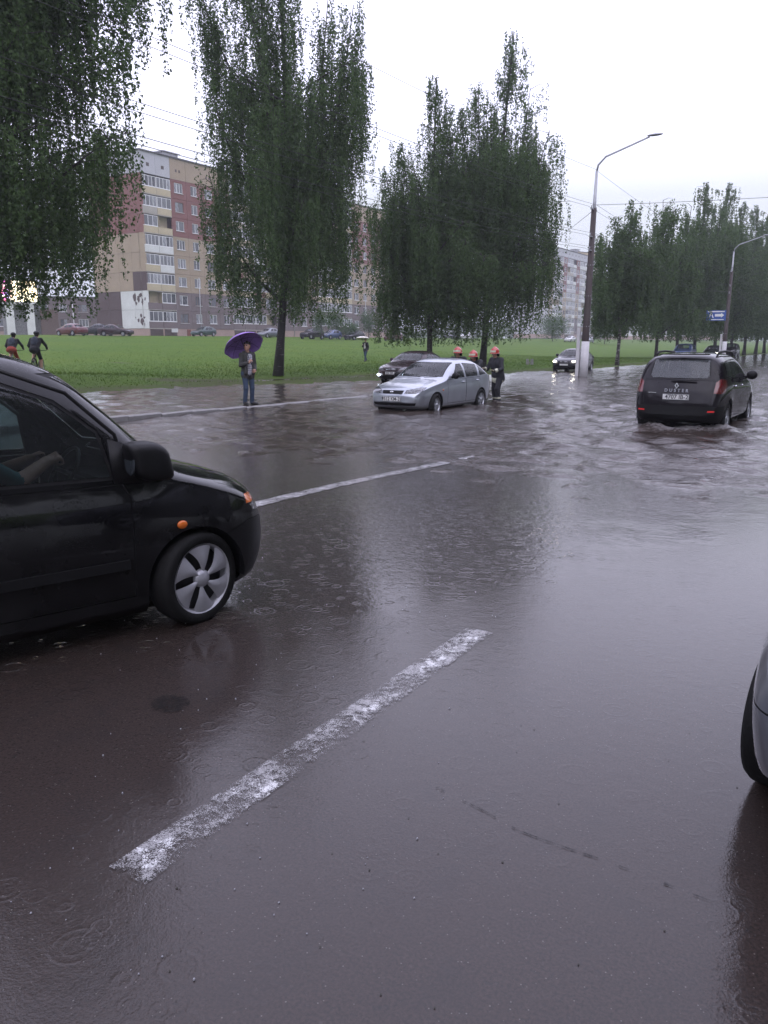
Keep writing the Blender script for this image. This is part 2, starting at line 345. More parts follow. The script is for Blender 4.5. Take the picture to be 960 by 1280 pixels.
def lawn_z(x, y):
    x = np.asarray(x, float); y = np.asarray(y, float)
    e = lawn_edge(y) - x + 0.45*wob(x*0.8, y, 0.9)
    z = -0.13 + 0.17*sstep((e+1.2)/2.6) + 0.05*sstep((e-2)/6) + 2.45*sstep((e-12)/64.0)
    z = z + 0.34*sstep((30-y)/12.0)*sstep((e-1)/5.0) + 0.03*wob(x, y, 0.35)
    z = z - 0.19*np.exp(-((e-3.3)/0.8)**2)*sstep((y-24)/3.0)*sstep((40-y)/4.0)
    return z
def grid_sheet(name, xs, ys, zf, mat, kind='structure', attr=None):
    Xg, Yg = np.meshgrid(xs, ys, indexing='ij'); Z = zf(Xg, Yg)
    v = np.stack([Xg, Yg, Z], -1).reshape(-1, 3); nx, ny = len(xs), len(ys)
    i = np.arange(nx-1)[:, None]*ny+np.arange(ny-1)[None, :]; i = i.ravel()
    f = np.stack([i, i+ny, i+ny+1, i+1], 1)
    me = mesh_np(name, v, f, smooth=True)
    if attr:
        for k, fn in attr.items(): me.attributes.new(k, 'FLOAT', 'POINT').data.foreach_set('value', np.asarray(fn(v[:, 0], v[:, 1]), np.float32))
    o = link(name, me, mat); return tag(o, kind=kind)
def spaced(a, b, d0, grow, dmax):
    r = [a]; d = d0
    while r[-1] < b: r.append(r[-1]+d); d = min(d*grow, dmax)
    return np.array(r)
ys_all = np.concatenate([np.arange(-40, 0, 4.0), np.arange(0, 24, 0.35), spaced(24, 590, 0.5, 1.03, 25)])
road = grid_sheet('road', np.arange(-15.3, 5.01, 0.35), ys_all, road_z, 'asphalt')
service = grid_sheet('service_road', np.arange(-27, -14.6, 0.6), ys_all, lambda x, y: -0.125+0.01*wob(x, y)+0.0*x-0.35*sstep((-x-24)/2.0), 'asphalt')
xs_l = -spaced(14.9, 570, 0.35, 1.035, 20)[::-1]
def mudf(x, y):
    e = lawn_edge(y)-x
    return np.exp(-((e-0.6)/1.4)**2)*0.55+np.exp(-((e-3.3)/1.6)**2)*sstep((y-22)/3)*sstep((44-y)/4)*0.7+np.exp(-(((x+44)/1.3)**2+((y-37)/0.7)**2))
lawn = grid_sheet('lawn', xs_l, ys_all, lambda x, y: np.where(x > lawn_edge(y)+2.2, -0.6, lawn_z(x, y)), 'lawn', attr={'mud': mudf})
verge = grid_sheet('verge', np.concatenate([np.arange(5.15, 12, 1.0), spaced(12, 520, 2, 1.2, 60)]), ys_all, lambda x, y: 0.1+0.02*wob(x, y, 0.4), 'lawn', attr={'mud': lambda x, y: 0*x})
base = grid_sheet('ground', np.array([-600, -30, 30, 600.]), np.array([-200, 0, 300, 620.]), lambda x, y: 0*x-0.9, 'lawn', attr={'mud': lambda x, y: 0*x})

# flood water: one sheet, wave heights computed round the cars that push through it
def seg_dist(px, py, pts):
    best = np.full(px.shape, 1e9); 
    for (x0, y0), (x1, y1) in zip(pts[:-1], pts[1:]):
        dx, dy = x1-x0, y1-y0; t = np.clip(((px-x0)*dx+(py-y0)*dy)/(dx*dx+dy*dy), 0, 1)
        best = np.minimum(best, np.hypot(px-x0-t*dx, py-y0-t*dy))
    return best
def px_line(pp): return [tuple(at_z(u, v, WATER_Z)[:2]) for u, v in pp]
CREST = [(px_line([(395, 622), (470, 628), (560, 632), (640, 637), (720, 650), (820, 668), (960, 690)]), 0.020, 0.10, 0.30),
         (px_line([(318, 612), (420, 606), (520, 588), (600, 572), (655, 562)]), 0.018, 0.10, 0.42),
         (px_line([(640, 637), (690, 620), (730, 596), (738, 575)]), 0.024, 0.10, 0.2),
         (px_line([(735, 580), (760, 610), (790, 640), (840, 655)]), 0.022, 0.10, 0.1),
         (px_line([(545, 553), (580, 543), (612, 536)]), 0.035, 0.16, 0.5),
         (px_line([(640, 545), (700, 538), (770, 535)]), 0.026, 0.14, 0.25),
         (px_line([(300, 580), (360, 582), (405, 586)]), 0.018, 0.10, 0.35),
         (px_line([(840, 580), (890, 572), (955, 570)]), 0.03, 0.15, 0.15),
         (px_line([(770, 650), (850, 660), (958, 660)]), 0.022, 0.11, 0.08),
         (px_line([(640, 500), (690, 505), (760, 512)]), 0.02, 0.2, 0.1)]
DUST = (-3.70, 19.5)
WHEEL_SPLASH = [(-4.6, 17.95, 0.5), (-2.8, 17.8, 0.5), (-2.7, 20.6, 0.45), (-4.7, 20.8, 0.4), (-3.7, 17.3, 0.6), (-10.0, 18.6, 0.18), (-10.0, 21.3, 0.2), (-10.1, 22.8, 0.25), (-17.0, 46.0, 0.6), (-16.0, 48.5, 0.5), (-14.0, 41, 0.3)]
def water_height(x, y):
    dist = np.hypot(x, y); fade = sstep((110-dist)/60)
    g = np.random.default_rng(5); z = np.zeros_like(x)
    act = 0.75+0.7*np.exp(-((x+4)/5.0)**2-((y-15)/9.0)**2)+0.5*np.exp(-((x+10)/4)**2-((y-24)/6)**2)
    for i in range(26):
        lam = 0.45*1.11**(i % 14); k = 2*math.pi/lam; a = g.uniform(0, 2*math.pi)
        cx_, cy_ = math.cos(a)*k, math.sin(a)*k*1.3
        z += lam*0.0044*np.sin(cx_*x+cy_*y+g.uniform(0, 6.28)+0.8*wob(x, y, 0.6+0.05*i))
    z *= act*fade*sstep((y-6.2)/4)
    foam = np.zeros_like(x)
    for pts, h, w, fo in CREST:
        d = seg_dist(x+0.10*wob(x, y, 3.0), y+0.10*wob(y, x, 2.6), pts); q = np.exp(-(d/w)**2)
        z += h*q - 0.4*h*np.exp(-(d/(w*2.6))**2); foam += fo*q*(0.55+0.45*wob(x, y, 5.0))
    # V of the car driving away
    for cx_, cy_, hw in ((DUST[0], DUST[1]-1.8, 0.9),):
        for sgn in (-1, 1):
            yy = cy_-y; d = np.abs((x-cx_)*sgn-hw-0.45*yy)*0.91
            q = np.exp(-(d/0.16)**2)*(yy > -3.2)*np.exp(-np.maximum(yy, 0)/6.0); z += 0.03*q; foam += 0.12*q
        dd = np.exp(-((x-cx_)/1.1)**2)*sstep((cy_+0.3-y)/0.5)*np.exp(-np.maximum(cy_-y, 0)/2.2)
        z += 0.035*dd*wob(x, y, 6.0); foam += 0.20*dd
    for wx, wy, r in WHEEL_SPLASH:
        q = np.exp(-((x-wx)**2+(y-wy)**2)/(r*r)); n = wob(x*1.4, y*1.4, 7.0)+0.7*wob(y*3, x*3, 6.0)
        z += q*(0.03+0.05*n)*min(1.0, (r/.5)**1.5); foam += q*0.5
    # water running over the kerb
    d = np.abs(x-(kerb_x(y)+0.22)); q = np.exp(-(d/0.16)**2)*sstep((y-8)/3)*sstep((19-y)/5)
    foam += q*(0.30+0.3*wob(x*3, y*1.5, 2.0))
    return z, np.clip(foam, 0, 1)
th = np.linspace(R(-84), R(30), 470); rr = 4.6*np.exp(np.linspace(0, math.log(260/4.6), 560))
TH, RR = np.meshgrid(th, rr, indexing='ij'); WX = RR*np.sin(TH); WY = RR*np.cos(TH)
wz, wf = water_height(WX, WY)
v = np.stack([WX, WY, WATER_Z+wz], -1).reshape(-1, 3); nth, nr = TH.shape
i = (np.arange(nth-1)[:, None]*nr+np.arange(nr-1)[None, :]); keep = ((WX[:-1, :-1] > -26.5) & (WX[:-1, :-1] < 5.0) & (WY[:-1, :-1] > 3.0)).ravel(); i = i.ravel()[keep]
me = mesh_np('flood_water', v, np.stack([i, i+1, i+nr+1, i+nr], 1), smooth=True)
me.attributes.new('foam', 'FLOAT', 'POINT').data.foreach_set('value', wf.ravel().astype(np.float32))
bm = bmesh.new(); bm.from_mesh(me); bmesh.ops.delete(bm, geom=[q for q in bm.verts if not q.link_faces], context='VERTS'); bm.to_mesh(me); bm.free()
water = tag(link('flood_water', me, 'flood_water'), kind='structure')

# kerb of separate stones between the road and the service road
kerb = tag(grid_sheet('kerb', np.array([0.0, 0.12]), np.arange(1.0, 60, 1.5), lambda x, y: 0*x-0.16, 'concrete'), kind='structure')
for vtx in kerb.data.vertices: vtx.co.x += float(kerb_x(vtx.co.y))-0.16
mb = MB(); mb.prism([(-0.09, -0.25), (0.09, -0.25), (0.09, -0.025), (0.065, 0.0), (-0.09, 0.0)], -0.492, 0.492, 'y'); kst = mb.mesh('kerb_stone')
for k in range(58):
    y = 2.0+k; o = link('kerb_stone', kst, 'concrete', kerb)
    drop = 0.125*float(sstep((y-9.0)/10.0))+.06*float(sstep((y-24)/5.0))
    o.location = (float(kerb_x(y))-0.1+random.uniform(-.012, .012), y, 0.10-drop+random.uniform(-0.010, 0.010)); o.rotation_euler = (random.uniform(-.012, .012), random.uniform(-.02, .02), -math.atan(float(kerb_x(y+.5)-kerb_x(y-.5))))

# painted markings
def strip(name, x0, w, y0, y1, step, dz, mat, xf=None):
    ys = np.arange(y0, y1+1e-6, step); xs = np.linspace(-w/2, w/2, 7)
    Xg, Yg = np.meshgrid(xs, ys, indexing='ij'); Xg = Xg+x0+(xf(Yg) if xf is not None else 0)
    Z = road_z(Xg, Yg)+dz; vv = np.stack([Xg, Yg, Z], -1).reshape(-1, 3); ny = len(ys)
    ii = (np.arange(6)[:, None]*ny+np.arange(ny-1)[None, :]).ravel(); me_ = mesh_np(name, vv, np.stack([ii, ii+ny, ii+ny+1, ii+1], 1), smooth=True)
    ed = np.repeat(np.abs(np.linspace(-1, 1, 7)), ny); yy_ = np.tile(ys, 7); ed = np.maximum(ed, 1-np.minimum(yy_-y0, y1-yy_)/.12)
    me_.attributes.new('edge', 'FLOAT', 'POINT').data.foreach_set('value', np.clip(ed, 0, 1).astype(np.float32))
    return tag(link(name, me_, mat), kind='structure')
strip('lane_marking', -1.95, 0.175, 1.52, 4.22, 0.05, 0.005, 'road_paint')
for y0 in (10.2, 16.2, 22.2): strip('lane_marking', -1.9, 0.2, y0, y0+2.6, 0.2, 0.005, 'road_paint')
strip('centre_marking', -5.72, 0.22, -6, 60, 0.15, 0.005, 'fresh_paint', xf=lambda y: 0.045*np.clip(y-6, 0, 12))
for y0 in range(4, 60, 6): strip('lane_marking', -10.2, 0.15, y0, y0+2.4, 0.3, 0.005, 'road_paint')
# tar seam and a dark patch in the asphalt
pts = [at_z(u, v_, 0)[:2] for u, v_ in [(545, 985), (600, 1012), (650, 1040), (700, 1058), (760, 1078), (830, 1105), (890, 1128)]]
mb = MB()
for (a, b) in zip(pts[:-1], pts[1:]):
    n = 5
    for q in range(n):
        p0 = a+(b-a)*q/n; p1 = a+(b-a)*(q+1)/n; d = (b-a)/np.linalg.norm(b-a); nrm = np.array([-d[1], d[0]])
        w0, w1 = random.uniform(.002, .006), random.uniform(.002, .006)
        if random.random() < .4: continue
        mb._add([(*(p0+nrm*w0), 0.004), (*(p0-nrm*w0), 0.004), (*(p1-nrm*w1), 0.004), (*(p1+nrm*w1), 0.004)], [(0, 1, 2, 3)])
tag(mb.build('tar_seam', 'stain'), kind='structure')
c = at_z(213, 880, 0); mb = MB(); ring = [(c[0]+0.105*math.cos(a)*random.uniform(.92, 1.04)*1.0, c[1]+0.09*math.sin(a)*random.uniform(.92, 1.05)) for a in np.linspace(0, 2*math.pi, 40)[:-1]]
mb._add([(x, y, float(road_z(x, y))+0.006) for x, y in ring], [tuple(range(len(ring)))]); tag(mb.build('tar_patch', 'stain'), kind='structure')

# grass blades along the near part of the lawn
N = 90000
gx = -(15.5+np.abs(RNG.normal(0, 1, N))*16+RNG.random(N)*6); gy = 12+RNG.random(N)*75
k = (lawn_edge(gy)-gx > 0.5) & (lawn_z(gx, gy) > WATER_Z+0.02) & (mudf(gx, gy) < RNG.random(N)*0.9); gx, gy = gx[k], gy[k]; N = len(gx)
gz = lawn_z(gx, gy); ht = 0.035+0.05*RNG.random(N)**2; an = RNG.random(N)*6.28; w = 0.012+0.012*RNG.random(N); lx, ly = RNG.normal(0, .03, N), RNG.normal(0, .03, N)
v = np.empty((N, 3, 3)); ca, sa = np.cos(an)*w, np.sin(an)*w
v[:, 0] = np.stack([gx-ca, gy-sa, gz-0.01], 1); v[:, 1] = np.stack([gx+ca, gy+sa, gz-0.01], 1); v[:, 2] = np.stack([gx+lx, gy+ly, gz+ht], 1)
g = link('grass_blades', mesh_np('grass_blades', v.reshape(-1, 3), np.arange(3*N).reshape(-1, 3)), 'grass_blades')
tag(g, 'short green blades of grass on the lawn beyond the flooded road', 'grass', kind='stuff')

# tiny splashes where drops hit the film
N = 150; mb = MB(); mb.smooth = True
for k in range(N):
    d_ = random.uniform(1.6, 9.0); u_ = random.uniform(0, 620); q = at_z(u_, 427+1.72*1022/(d_+.6), 0.0); x, y = float(q[0]), float(q[1])
    if x > -1.2 and random.random() < .75: continue
    z = max(float(road_z(x, y)), WATER_Z); r = random.uniform(.0018, .0042); mb.sphere((x, y, z+r*.6), (r, r, r*random.uniform(.8, 1.8)), 6, 4)
simple('splash', (0.30, 0.30, 0.33), 0.1, 0.1, 30, 0, coat=1.0); tag(mb.build('rain_splashes', 'splash'), 'tiny splashes of raindrops on the wet asphalt', 'rain', kind='stuff')

# leaf scraps and grit washed over the road
mb = MB()
for k in range(70):
    q = at_z(random.uniform(120, 955), random.uniform(700, 1275), 0.0); x, y, r, a = float(q[0]), float(q[1]), random.uniform(.002, .0065), random.uniform(0, 6.28); z = float(road_z(x, y))+.0022
    mb._add([(x+r*math.cos(a+b_)*(1.0 if i_ % 2 else .5)*random.uniform(.6, 1.1), y+r*math.sin(a+b_)*random.uniform(.6, 1.1), z+random.uniform(0, .0008)) for i_, b_ in enumerate((0, 1.2, 2.3, 3.4, 4.6))], [(0, 1, 2, 3, 4)])
simple('scrap', (0.02, 0.018, 0.010), .6, .5, 30, 0); tag(mb.build('leaf_scraps', 'scrap'), 'dark leaf scraps and grit scattered over the wet road', 'debris', kind='stuff')

# ------------------------------------------------------------------ buildings
WALL = dict(red=(0.185, 0.080, 0.070), yellow=(0.305, 0.242, 0.172), mauve=(0.145, 0.115, 0.114), grey=(0.40, 0.40, 0.42), dark=(0.075, 0.05, 0.048), white=(0.55, 0.56, 0.54), plinth=(0.33, 0.24, 0.205), lime=(0.42, 0.36, 0.24), loggia=(0.33, 0.31, 0.27), sand=(0.45, 0.36, 0.22))
for k_, c_ in WALL.items(): simple('wall_'+k_, c_, 0.8, 0.10, 0.5, 0.2, 30, dirt=(c_[0]*0.62, c_[1]*0.62, c_[2]*0.62, 0.45))
simple('window_frame', (0.72, 0.72, 0.72), 0.4, 0.06, 4, 0); simple('wood_frame', (0.12, 0.07, 0.045), 0.5, 0.2, 4, 0)
simple('pipe', (0.45, 0.45, 0.46), 0.4); simple('roof_felt', (0.06, 0.06, 0.06), 0.8); simple('door_dark', (0.05, 0.03, 0.025), 0.5); simple('rust', (0.16, 0.05, 0.03), 0.7)
def pane_mat(name, c0, c1, rough):
    t = NT(name); co = t.coord('Object'); oi = t.new('ShaderNodeObjectInfo').outputs['Random']
    c = t.mix(oi, c0, c1); c = t.mix(t.map(t.noise(co, 2.5, 2), 0.45, 0.55, 0, 0.6), c, tuple(x*0.35 for x in c1))
    t.inp(t.b, 'Base Color', c); t.b.inputs['Roughness'].default_value = rough; t.b.inputs['Specular IOR Level'].default_value = 0.7
pane_mat('pane', (0.02, 0.022, 0.028), (0.28, 0.29, 0.31), 0.06); pane_mat('pane_curtain', (0.12, 0.12, 0.13), (0.50, 0.50, 0.50), 0.12)
FH = 2.8
def panel_mesh(w, h, hole=None, th=0.25):
    # facade panel facing +x, origin at lower corner (y 0..w), optional hole (y0,y1,z0,z1); joints: 15 mm each side
    mb = MB(); g = 0.015; Y = [g, w-g]; Z = [g, h-g]
    if hole is None: mb.box((-th/2, w/2, h/2), (th, w-2*g, h-2*g))
    else:
        y0, y1, z0, z1 = hole
        mb.box((-th/2, w/2, (g+z0)/2), (th, w-2*g, z0-g)); mb.box((-th/2, w/2, (z1+h-g)/2), (th, w-2*g, h-g-z1))
        mb.box((-th/2, (g+y0)/2, (z0+z1)/2), (th, y0-g, z1-z0)); mb.box((-th/2, (y1+w-g)/2, (z0+z1)/2), (th, w-g-y1, z1-z0))
    return mb.mesh('panel')
_pm = {}
def panel(parent, mat, y, z, w, h, hole=None, x=0.0, name='wall_panel'):
    key = (mat, round(w, 3), round(h, 3), hole)
    if key not in _pm: me = panel_mesh(w, h, hole); me.materials.append(M[mat]); _pm[key] = me
    o = bpy.data.objects.new(name, _pm[key]); COL.objects.link(o); o.parent = parent; o.location = (x, y, z); return o
_wm = {}
def window(parent, y, z, w, h, style=0, x=-0.10, fmat='window_frame'):
    # frame with mullions (own mesh), panes as sub-parts, sill
    key = (round(w, 2), round(h, 2), style, fmat)
    if key not in _wm:
        mb = MB(); f = 0.07; mull = {0: [0.5], 1: [0.36], 2: [0.33, 0.66], 3: [0.25, 0.5, 0.75], 4: []}[style]
        mb.box((0, 0, -h/2+f/2), (0.07, w, f)).box((0, 0, h/2-f/2), (0.07, w, f)).box((0, -w/2+f/2, 0), (0.066, f, h-2*f)).box((0, w/2-f/2, 0), (0.066, f, h-2*f))
        for q in mull: mb.box((0, -w/2+q*w, 0), (0.062, f, h-2*f))
        fr = mb.mesh('window'); fr.materials.append(M[fmat]); edges = [0]+mull+[1]; panes = []
        for a, b in zip(edges[:-1], edges[1:]):
            pb = MB(); pb.box((0, 0, 0), (0.02, (b-a)*w-0.05, h-0.12)); pm = pb.mesh('pane'); panes.append((pm, -w/2+(a+b)/2*w))
        sb = MB(); sb.box((0.13, 0, -h/2-0.03), (0.2, w+0.12, 0.045)); sm_ = sb.mesh('sill'); sm_.materials.append(M['window_frame'])
        _wm[key] = (fr, panes, sm_)
    fr, panes, sm_ = _wm[key]
    o = bpy.data.objects.new('window', fr); COL.objects.link(o); o.parent = parent; o.location = (x, y, z)
    for pm, py in panes:
        if not pm.materials: pm.materials.append(M['pane'])
        p = bpy.data.objects.new('pane', pm); COL.objects.link(p); p.parent = o; p.location = (0, py, 0)
    s_ = bpy.data.objects.new('sill', sm_); COL.objects.link(s_); s_.parent = o
    return o
def loggia(parent, y, z, w, mat, glazed, style=3, depth=1.1, frame='window_frame'):
    # parapet slab with glazing above, floor slab edge and side wall
    mb = MB(); mb.box((-0.04, w/2, 0.55), (0.08, w-0.06, 1.0)); lo = mb.build('loggia', mat, parent, (0.0, y, z))
    mb = MB(); mb.box((-depth/2, w/2, 0.0), (depth, w-0.01, 0.14)); mb.build('floor_slab', 'wall_loggia', lo)
    mb = MB(); mb.box((-depth-0.1, w/2, 1.4), (0.1, w, 2.7)); mb.box((-depth/2-0.03, 0.33, 1.4), (depth-0.2, 0.1, 2.55)); mb.build('back_wall', 'wall_lime', lo)
    if glazed:
        wd = window(lo, w/2, 1.05+0.78, w-0.1, 1.5, style, -0.05, frame)
        for ch in wd.children:
            if ch.name.startswith('sill'): ch.scale = (0.3, 1, 1)
    else:
        mb = MB(); mb.box((-depth-0.03, w*0.35, 1.5), (0.04, 0.8, 2.0)); mb.build('balcony_door', 'wood_frame', lo)
    return lo
def block(name, label, loc, rz, layout, floors, bands, attic, gable_fn=None, depth=12.0, base_h=1.25, attic_h=3.0, group=None, seed=1, pale=False):
    rnd = random.Random(seed); b = empty(name, loc, rz, label, 'building', group)
    L = sum(wd*n for k_, wd, n in layout); zt = base_h+floors*FH
    mb = MB(); mb.box((-depth/2-0.3, L/2, (zt+attic_h)/2+0.0), (depth-0.55-1.2, L-0.6, zt+attic_h-0.3)); mb.build('core', 'wall_dark', b)
    mb = MB(); mb.box((-depth/2, L/2, base_h/2), (depth-0.1, L-0.1, base_h)); mb.build('plinth', 'wall_plinth', b)
    y = 0.0
    for kind, wd, n in layout:
        for q in range(n):
            for f_ in range(floors):
                z = base_h+f_*FH; mt = 'wall_'+bands[f_]
                if kind == 'win':
                    ww = 1.75 if q % 2 == 0 else 1.35; hole = (wd/2-ww/2, wd/2+ww/2, 0.9, 2.35)
                    panel(b, mt, y, z, wd, FH, hole); window(b, y+wd/2, z+1.625, ww, 1.45, rnd.choice([0, 1, 2]) if ww > 1.5 else rnd.choice([0, 1]), -0.1, 'window_frame' if rnd.random() < 0.72 else 'wood_frame')
                else:
                    pmts = {'red': ['wall_loggia', 'wall_lime', 'wall_lime'], 'yellow': ['wall_lime', 'wall_red', 'wall_lime', 'wall_white'], 'mauve': ['wall_mauve'], 'grey': ['wall_white', 'wall_loggia']}.get(bands[f_], ['wall_loggia'])
                    if pale: pmts = ['wall_white', 'wall_grey', 'wall_loggia', 'wall_grey']
                    loggia(b, y, z, wd, rnd.choice(pmts), rnd.random() < 0.86, rnd.choice([2, 3, 3]))
            am = 'wall_'+(attic if kind == 'win' else 'grey')
            panel(b, am, y, zt, wd, attic_h)
            if kind == 'win' and q % 2 == 0:
                for s_ in (-0.35, 0.35): mb = MB(); mb.box((0.0, y+wd/2+s_, zt+1.3), (0.03, 0.32, 0.4)); mb.build('attic_vent', 'door_dark', b)
            elif kind != 'win': mb = MB(); mb.box((0.0, y+wd/2, zt+1.3), (0.03, 0.55, 0.5)); mb.build('attic_vent', 'door_dark', b)
            if kind == 'log':
                mb = MB(); mb.box((-0.01, y+wd/2, base_h*0.5), (0.06, wd-0.35, base_h-0.15)); mb.build('basement_door', 'door_dark', b)
            y += wd
    # gables
    for side, gy in ((-1, 0.0), (1, L)):
        gp = gable_fn or (lambda i, f_: bands[f_] if f_ >= 0 else attic)
        gw = depth/4
        for i in range(4):
            for f_ in range(floors+1):
                fl = f_ if f_ < floors else -1; mt = 'wall_'+gp(i, fl); hh = FH if fl >= 0 else attic_h
                key = (mt, round(gw, 3), round(hh, 3), None)
                if key not in _pm: me = panel_mesh(gw, hh); me.materials.append(M[mt]); _pm[key] = me
                o = bpy.data.objects.new('wall_panel', _pm[key]); COL.objects.link(o); o.parent = b
                o.rotation_euler = (0, 0, -math.pi/2 if side < 0 else math.pi/2)
                if side < 0: o.location = (-(i+1)*gw, gy, base_h+f_*FH)
                else: o.location = (-i*gw, gy, base_h+f_*FH)
    mb = MB(); mb.box((-depth/2, L/2, zt+attic_h+0.02), (depth+0.3, L+0.3, 0.22)); rf = mb.build('roof', 'roof_felt', b)
    for q in range(int(L//20)+1):
        mb = MB(); mb.box((-3.0, 8+q*22.0, zt+attic_h+0.65), (2.2, 3.0, 1.0)).box((-3.0, 8+q*22.0, zt+attic_h+1.2), (2.7, 3.5, 0.14)); mb.build('vent_shaft', 'wall_grey', rf)
    for q in range(int(L//25)+1):
        yy = [13.0, 37.5, 62][q % 3]
        if yy < L-2: mb = MB(); mb.tube([(0.08, yy-2.1, 0.3), (0.08, yy-2.1, base_h+2.9*FH)], 0.06, 6); mb.build('drainpipe', 'pipe', b)
    return b, L, zt+attic_h
bands8 = ['mauve', 'mauve', 'yellow', 'yellow', 'yellow', 'red', 'red', 'red']
def gable1(i, f_):
    if f_ < 0: return 'grey'
    if f_ <= 1: return 'white' if i < 2 else 'dark'
    if f_ == 2: return 'dark' if i == 0 else 'yellow'
    return bands8[f_]
lay1 = [('log', 2.9, 2), ('win', 3.25, 4), ('log', 2.9, 4), ('win', 3.25, 4), ('log', 2.9, 4), ('win', 3.25, 4), ('log', 2.9, 2)]
B1, L1, H1 = block('apartment_building', 'long panel apartment block with red, yellow and brown bands and a white patched gable', (-96.8, 87.2, 2.45), 0, lay1, 8, bands8, 'yellow', gable1, seed=3, attic_h=3.1)
# peeled marks on the white gable panels
rnd = random.Random(5)
for (cx_, cz_, sx_, sz_) in [(-2.9, 5.5, .45, .9), (-2.6, 4.7, .3, .35), (-2.0, 5.4, .5, .7), (-1.5, 5.9, .7, .35), (-1.2, 5.0, .3, .9), (-0.6, 5.3, .25, .3), (-2.3, 2.2, .35, .4), (-1.7, 2.9, .3, .4), (-1.5, 2.0, .5, .7), (-1.0, 2.6, .45, .25), (-2.9, 2.6, .12, .2), (-1.0, 1.6, .12, .4)]:
    ring = [(cx_+sx_*math.cos(a)*rnd.uniform(.35, 1), cz_+0.3+sz_*math.sin(a)*rnd.uniform(.35, 1)) for a in np.linspace(0, 6.283, 12)[:-1]]
    mb = MB(); mb.prism(ring, -0.012, -0.002, 'y'); mb.build('peeled_patch', 'wall_dark', B1)
mb = MB(); mb.box((0.04, 5.1, 1.0), (0.04, 1.3, 0.6)); mb.build('entrance_sign', 'wall_white', B1)
mb = MB(); mb.box((0.01, 8.2, 0.62), (0.06, 0.75, 1.1)); mb.build('basement_door', 'rust', B1)
mb = MB(); mb.box((-5.5, 2, 31.0-2.45+0.6), (0.1, 0.1, 2.0)); mb.build('aerial', 'pipe', B1)
bands2 = ['mauve', 'mauve', 'yellow', 'yellow', 'yellow', 'red', 'red', 'red', 'red']
p = at_x(684, 425, -96.8)
lay2 = [('win', 3.25, 1), ('log', 3.2, 3), ('win', 3.25, 1), ('log', 3.2, 3), ('win', 3.25, 1), ('log', 3.2, 3), ('win', 3.25, 1), ('log', 3.2, 3)]
B2, L2, H2 = block('apartment_building', 'distant panel apartment block of pale glazed balconies with red and yellow stripes', (-96.8, float(p[1]), 2.9), 0, lay2, 9, bands2, 'grey', lambda i, f_: 'grey', seed=9, attic_h=2.4, pale=True)
p = at_d(705, 425, 330)
B3, L3, H3 = block('apartment_building', 'tall plain sand coloured block rising behind the distant balcony building', (float(p[0]), float(p[1]), 3.2), R(-20), [('win', 3.25, 6)], 11, ['sand']*11, 'sand', lambda i, f_: 'sand', depth=16, seed=4, attic_h=2.4)
p = at_d(752, 425, 300)
B4, L4, H4 = block('low_building', 'low white building glimpsed between the far birch trunks', (float(p[0]), float(p[1]), 2.5), R(-40), [('win', 4.0, 14)], 3, ['white']*3, 'white', lambda i, f_: 'white', depth=14, seed=6, attic_h=0.8)

# ------------------------------------------------------------------ trees
def leaf_mat(name, a, b):
    t = NT(name); g = t.new('ShaderNodeNewGeometry').outputs['Random Per Island']; co = t.coord()
    c = t.mix(g, a, b); c = t.mix(t.map(t.noise(co, 0.6, 3), 0.35, 0.7, 0, 0.5), c, tuple(x*0.6 for x in a))
    t.inp(t.b, 'Base Color', c); t.b.inputs['Roughness'].default_value = 0.6; t.b.inputs['Specular IOR Level'].default_value = 0.15
    tr = t.new('ShaderNodeBsdfTranslucent'); t.inp(tr, 'Color', t.mix(g, tuple(x*1.3 for x in a), tuple(x*1.3 for x in b)))
    m = t.new('ShaderNodeMixShader'); m.inputs[0].default_value = 0.34; t.inp(m, 1, t.b.outputs[0]); t.inp(m, 2, tr.outputs[0]); t.inp(t.out, 'Surface', m.outputs[0])
leaf_mat('birch_leaf', (0.044, 0.080, 0.030), (0.106, 0.165, 0.058)); leaf_mat('shrub_leaf', (0.03, 0.07, 0.02), (0.07, 0.13, 0.04))
def bark_mat():
    t = NT('birch_bark'); co = t.coord()
    n = t.noise(t.coord('Object', (2, 2, 5)), 1.6, 4, 0.65, 0.3); c = t.mix(t.map(n, 0.50, 0.62), (0.035, 0.03, 0.028), (0.26, 0.25, 0.235))
    t.inp(t.b, 'Base Color', c); t.b.inputs['Roughness'].default_value = 0.7; t.inp(t.b, 'Normal', t.bump(t.noise(co, 14, 5, 0.7), 0.8, 0.05))
bark_mat(); simple('twig', (0.03, 0.024, 0.022), 0.8)
def dark_bark():
    t = NT('dark_bark'); co = t.coord(); n = t.noise(t.coord('Object', (2, 2, 6)), 2.0, 4, 0.65, 0.3)
    t.inp(t.b, 'Base Color', t.mix(t.map(n, 0.60, 0.68), (0.022, 0.018, 0.017), (0.14, 0.13, 0.12))); t.b.inputs['Roughness'].default_value = 0.75
    t.inp(t.b, 'Normal', t.bump(t.noise(co, 12, 5, 0.7), 1.0, 0.06))
dark_bark()
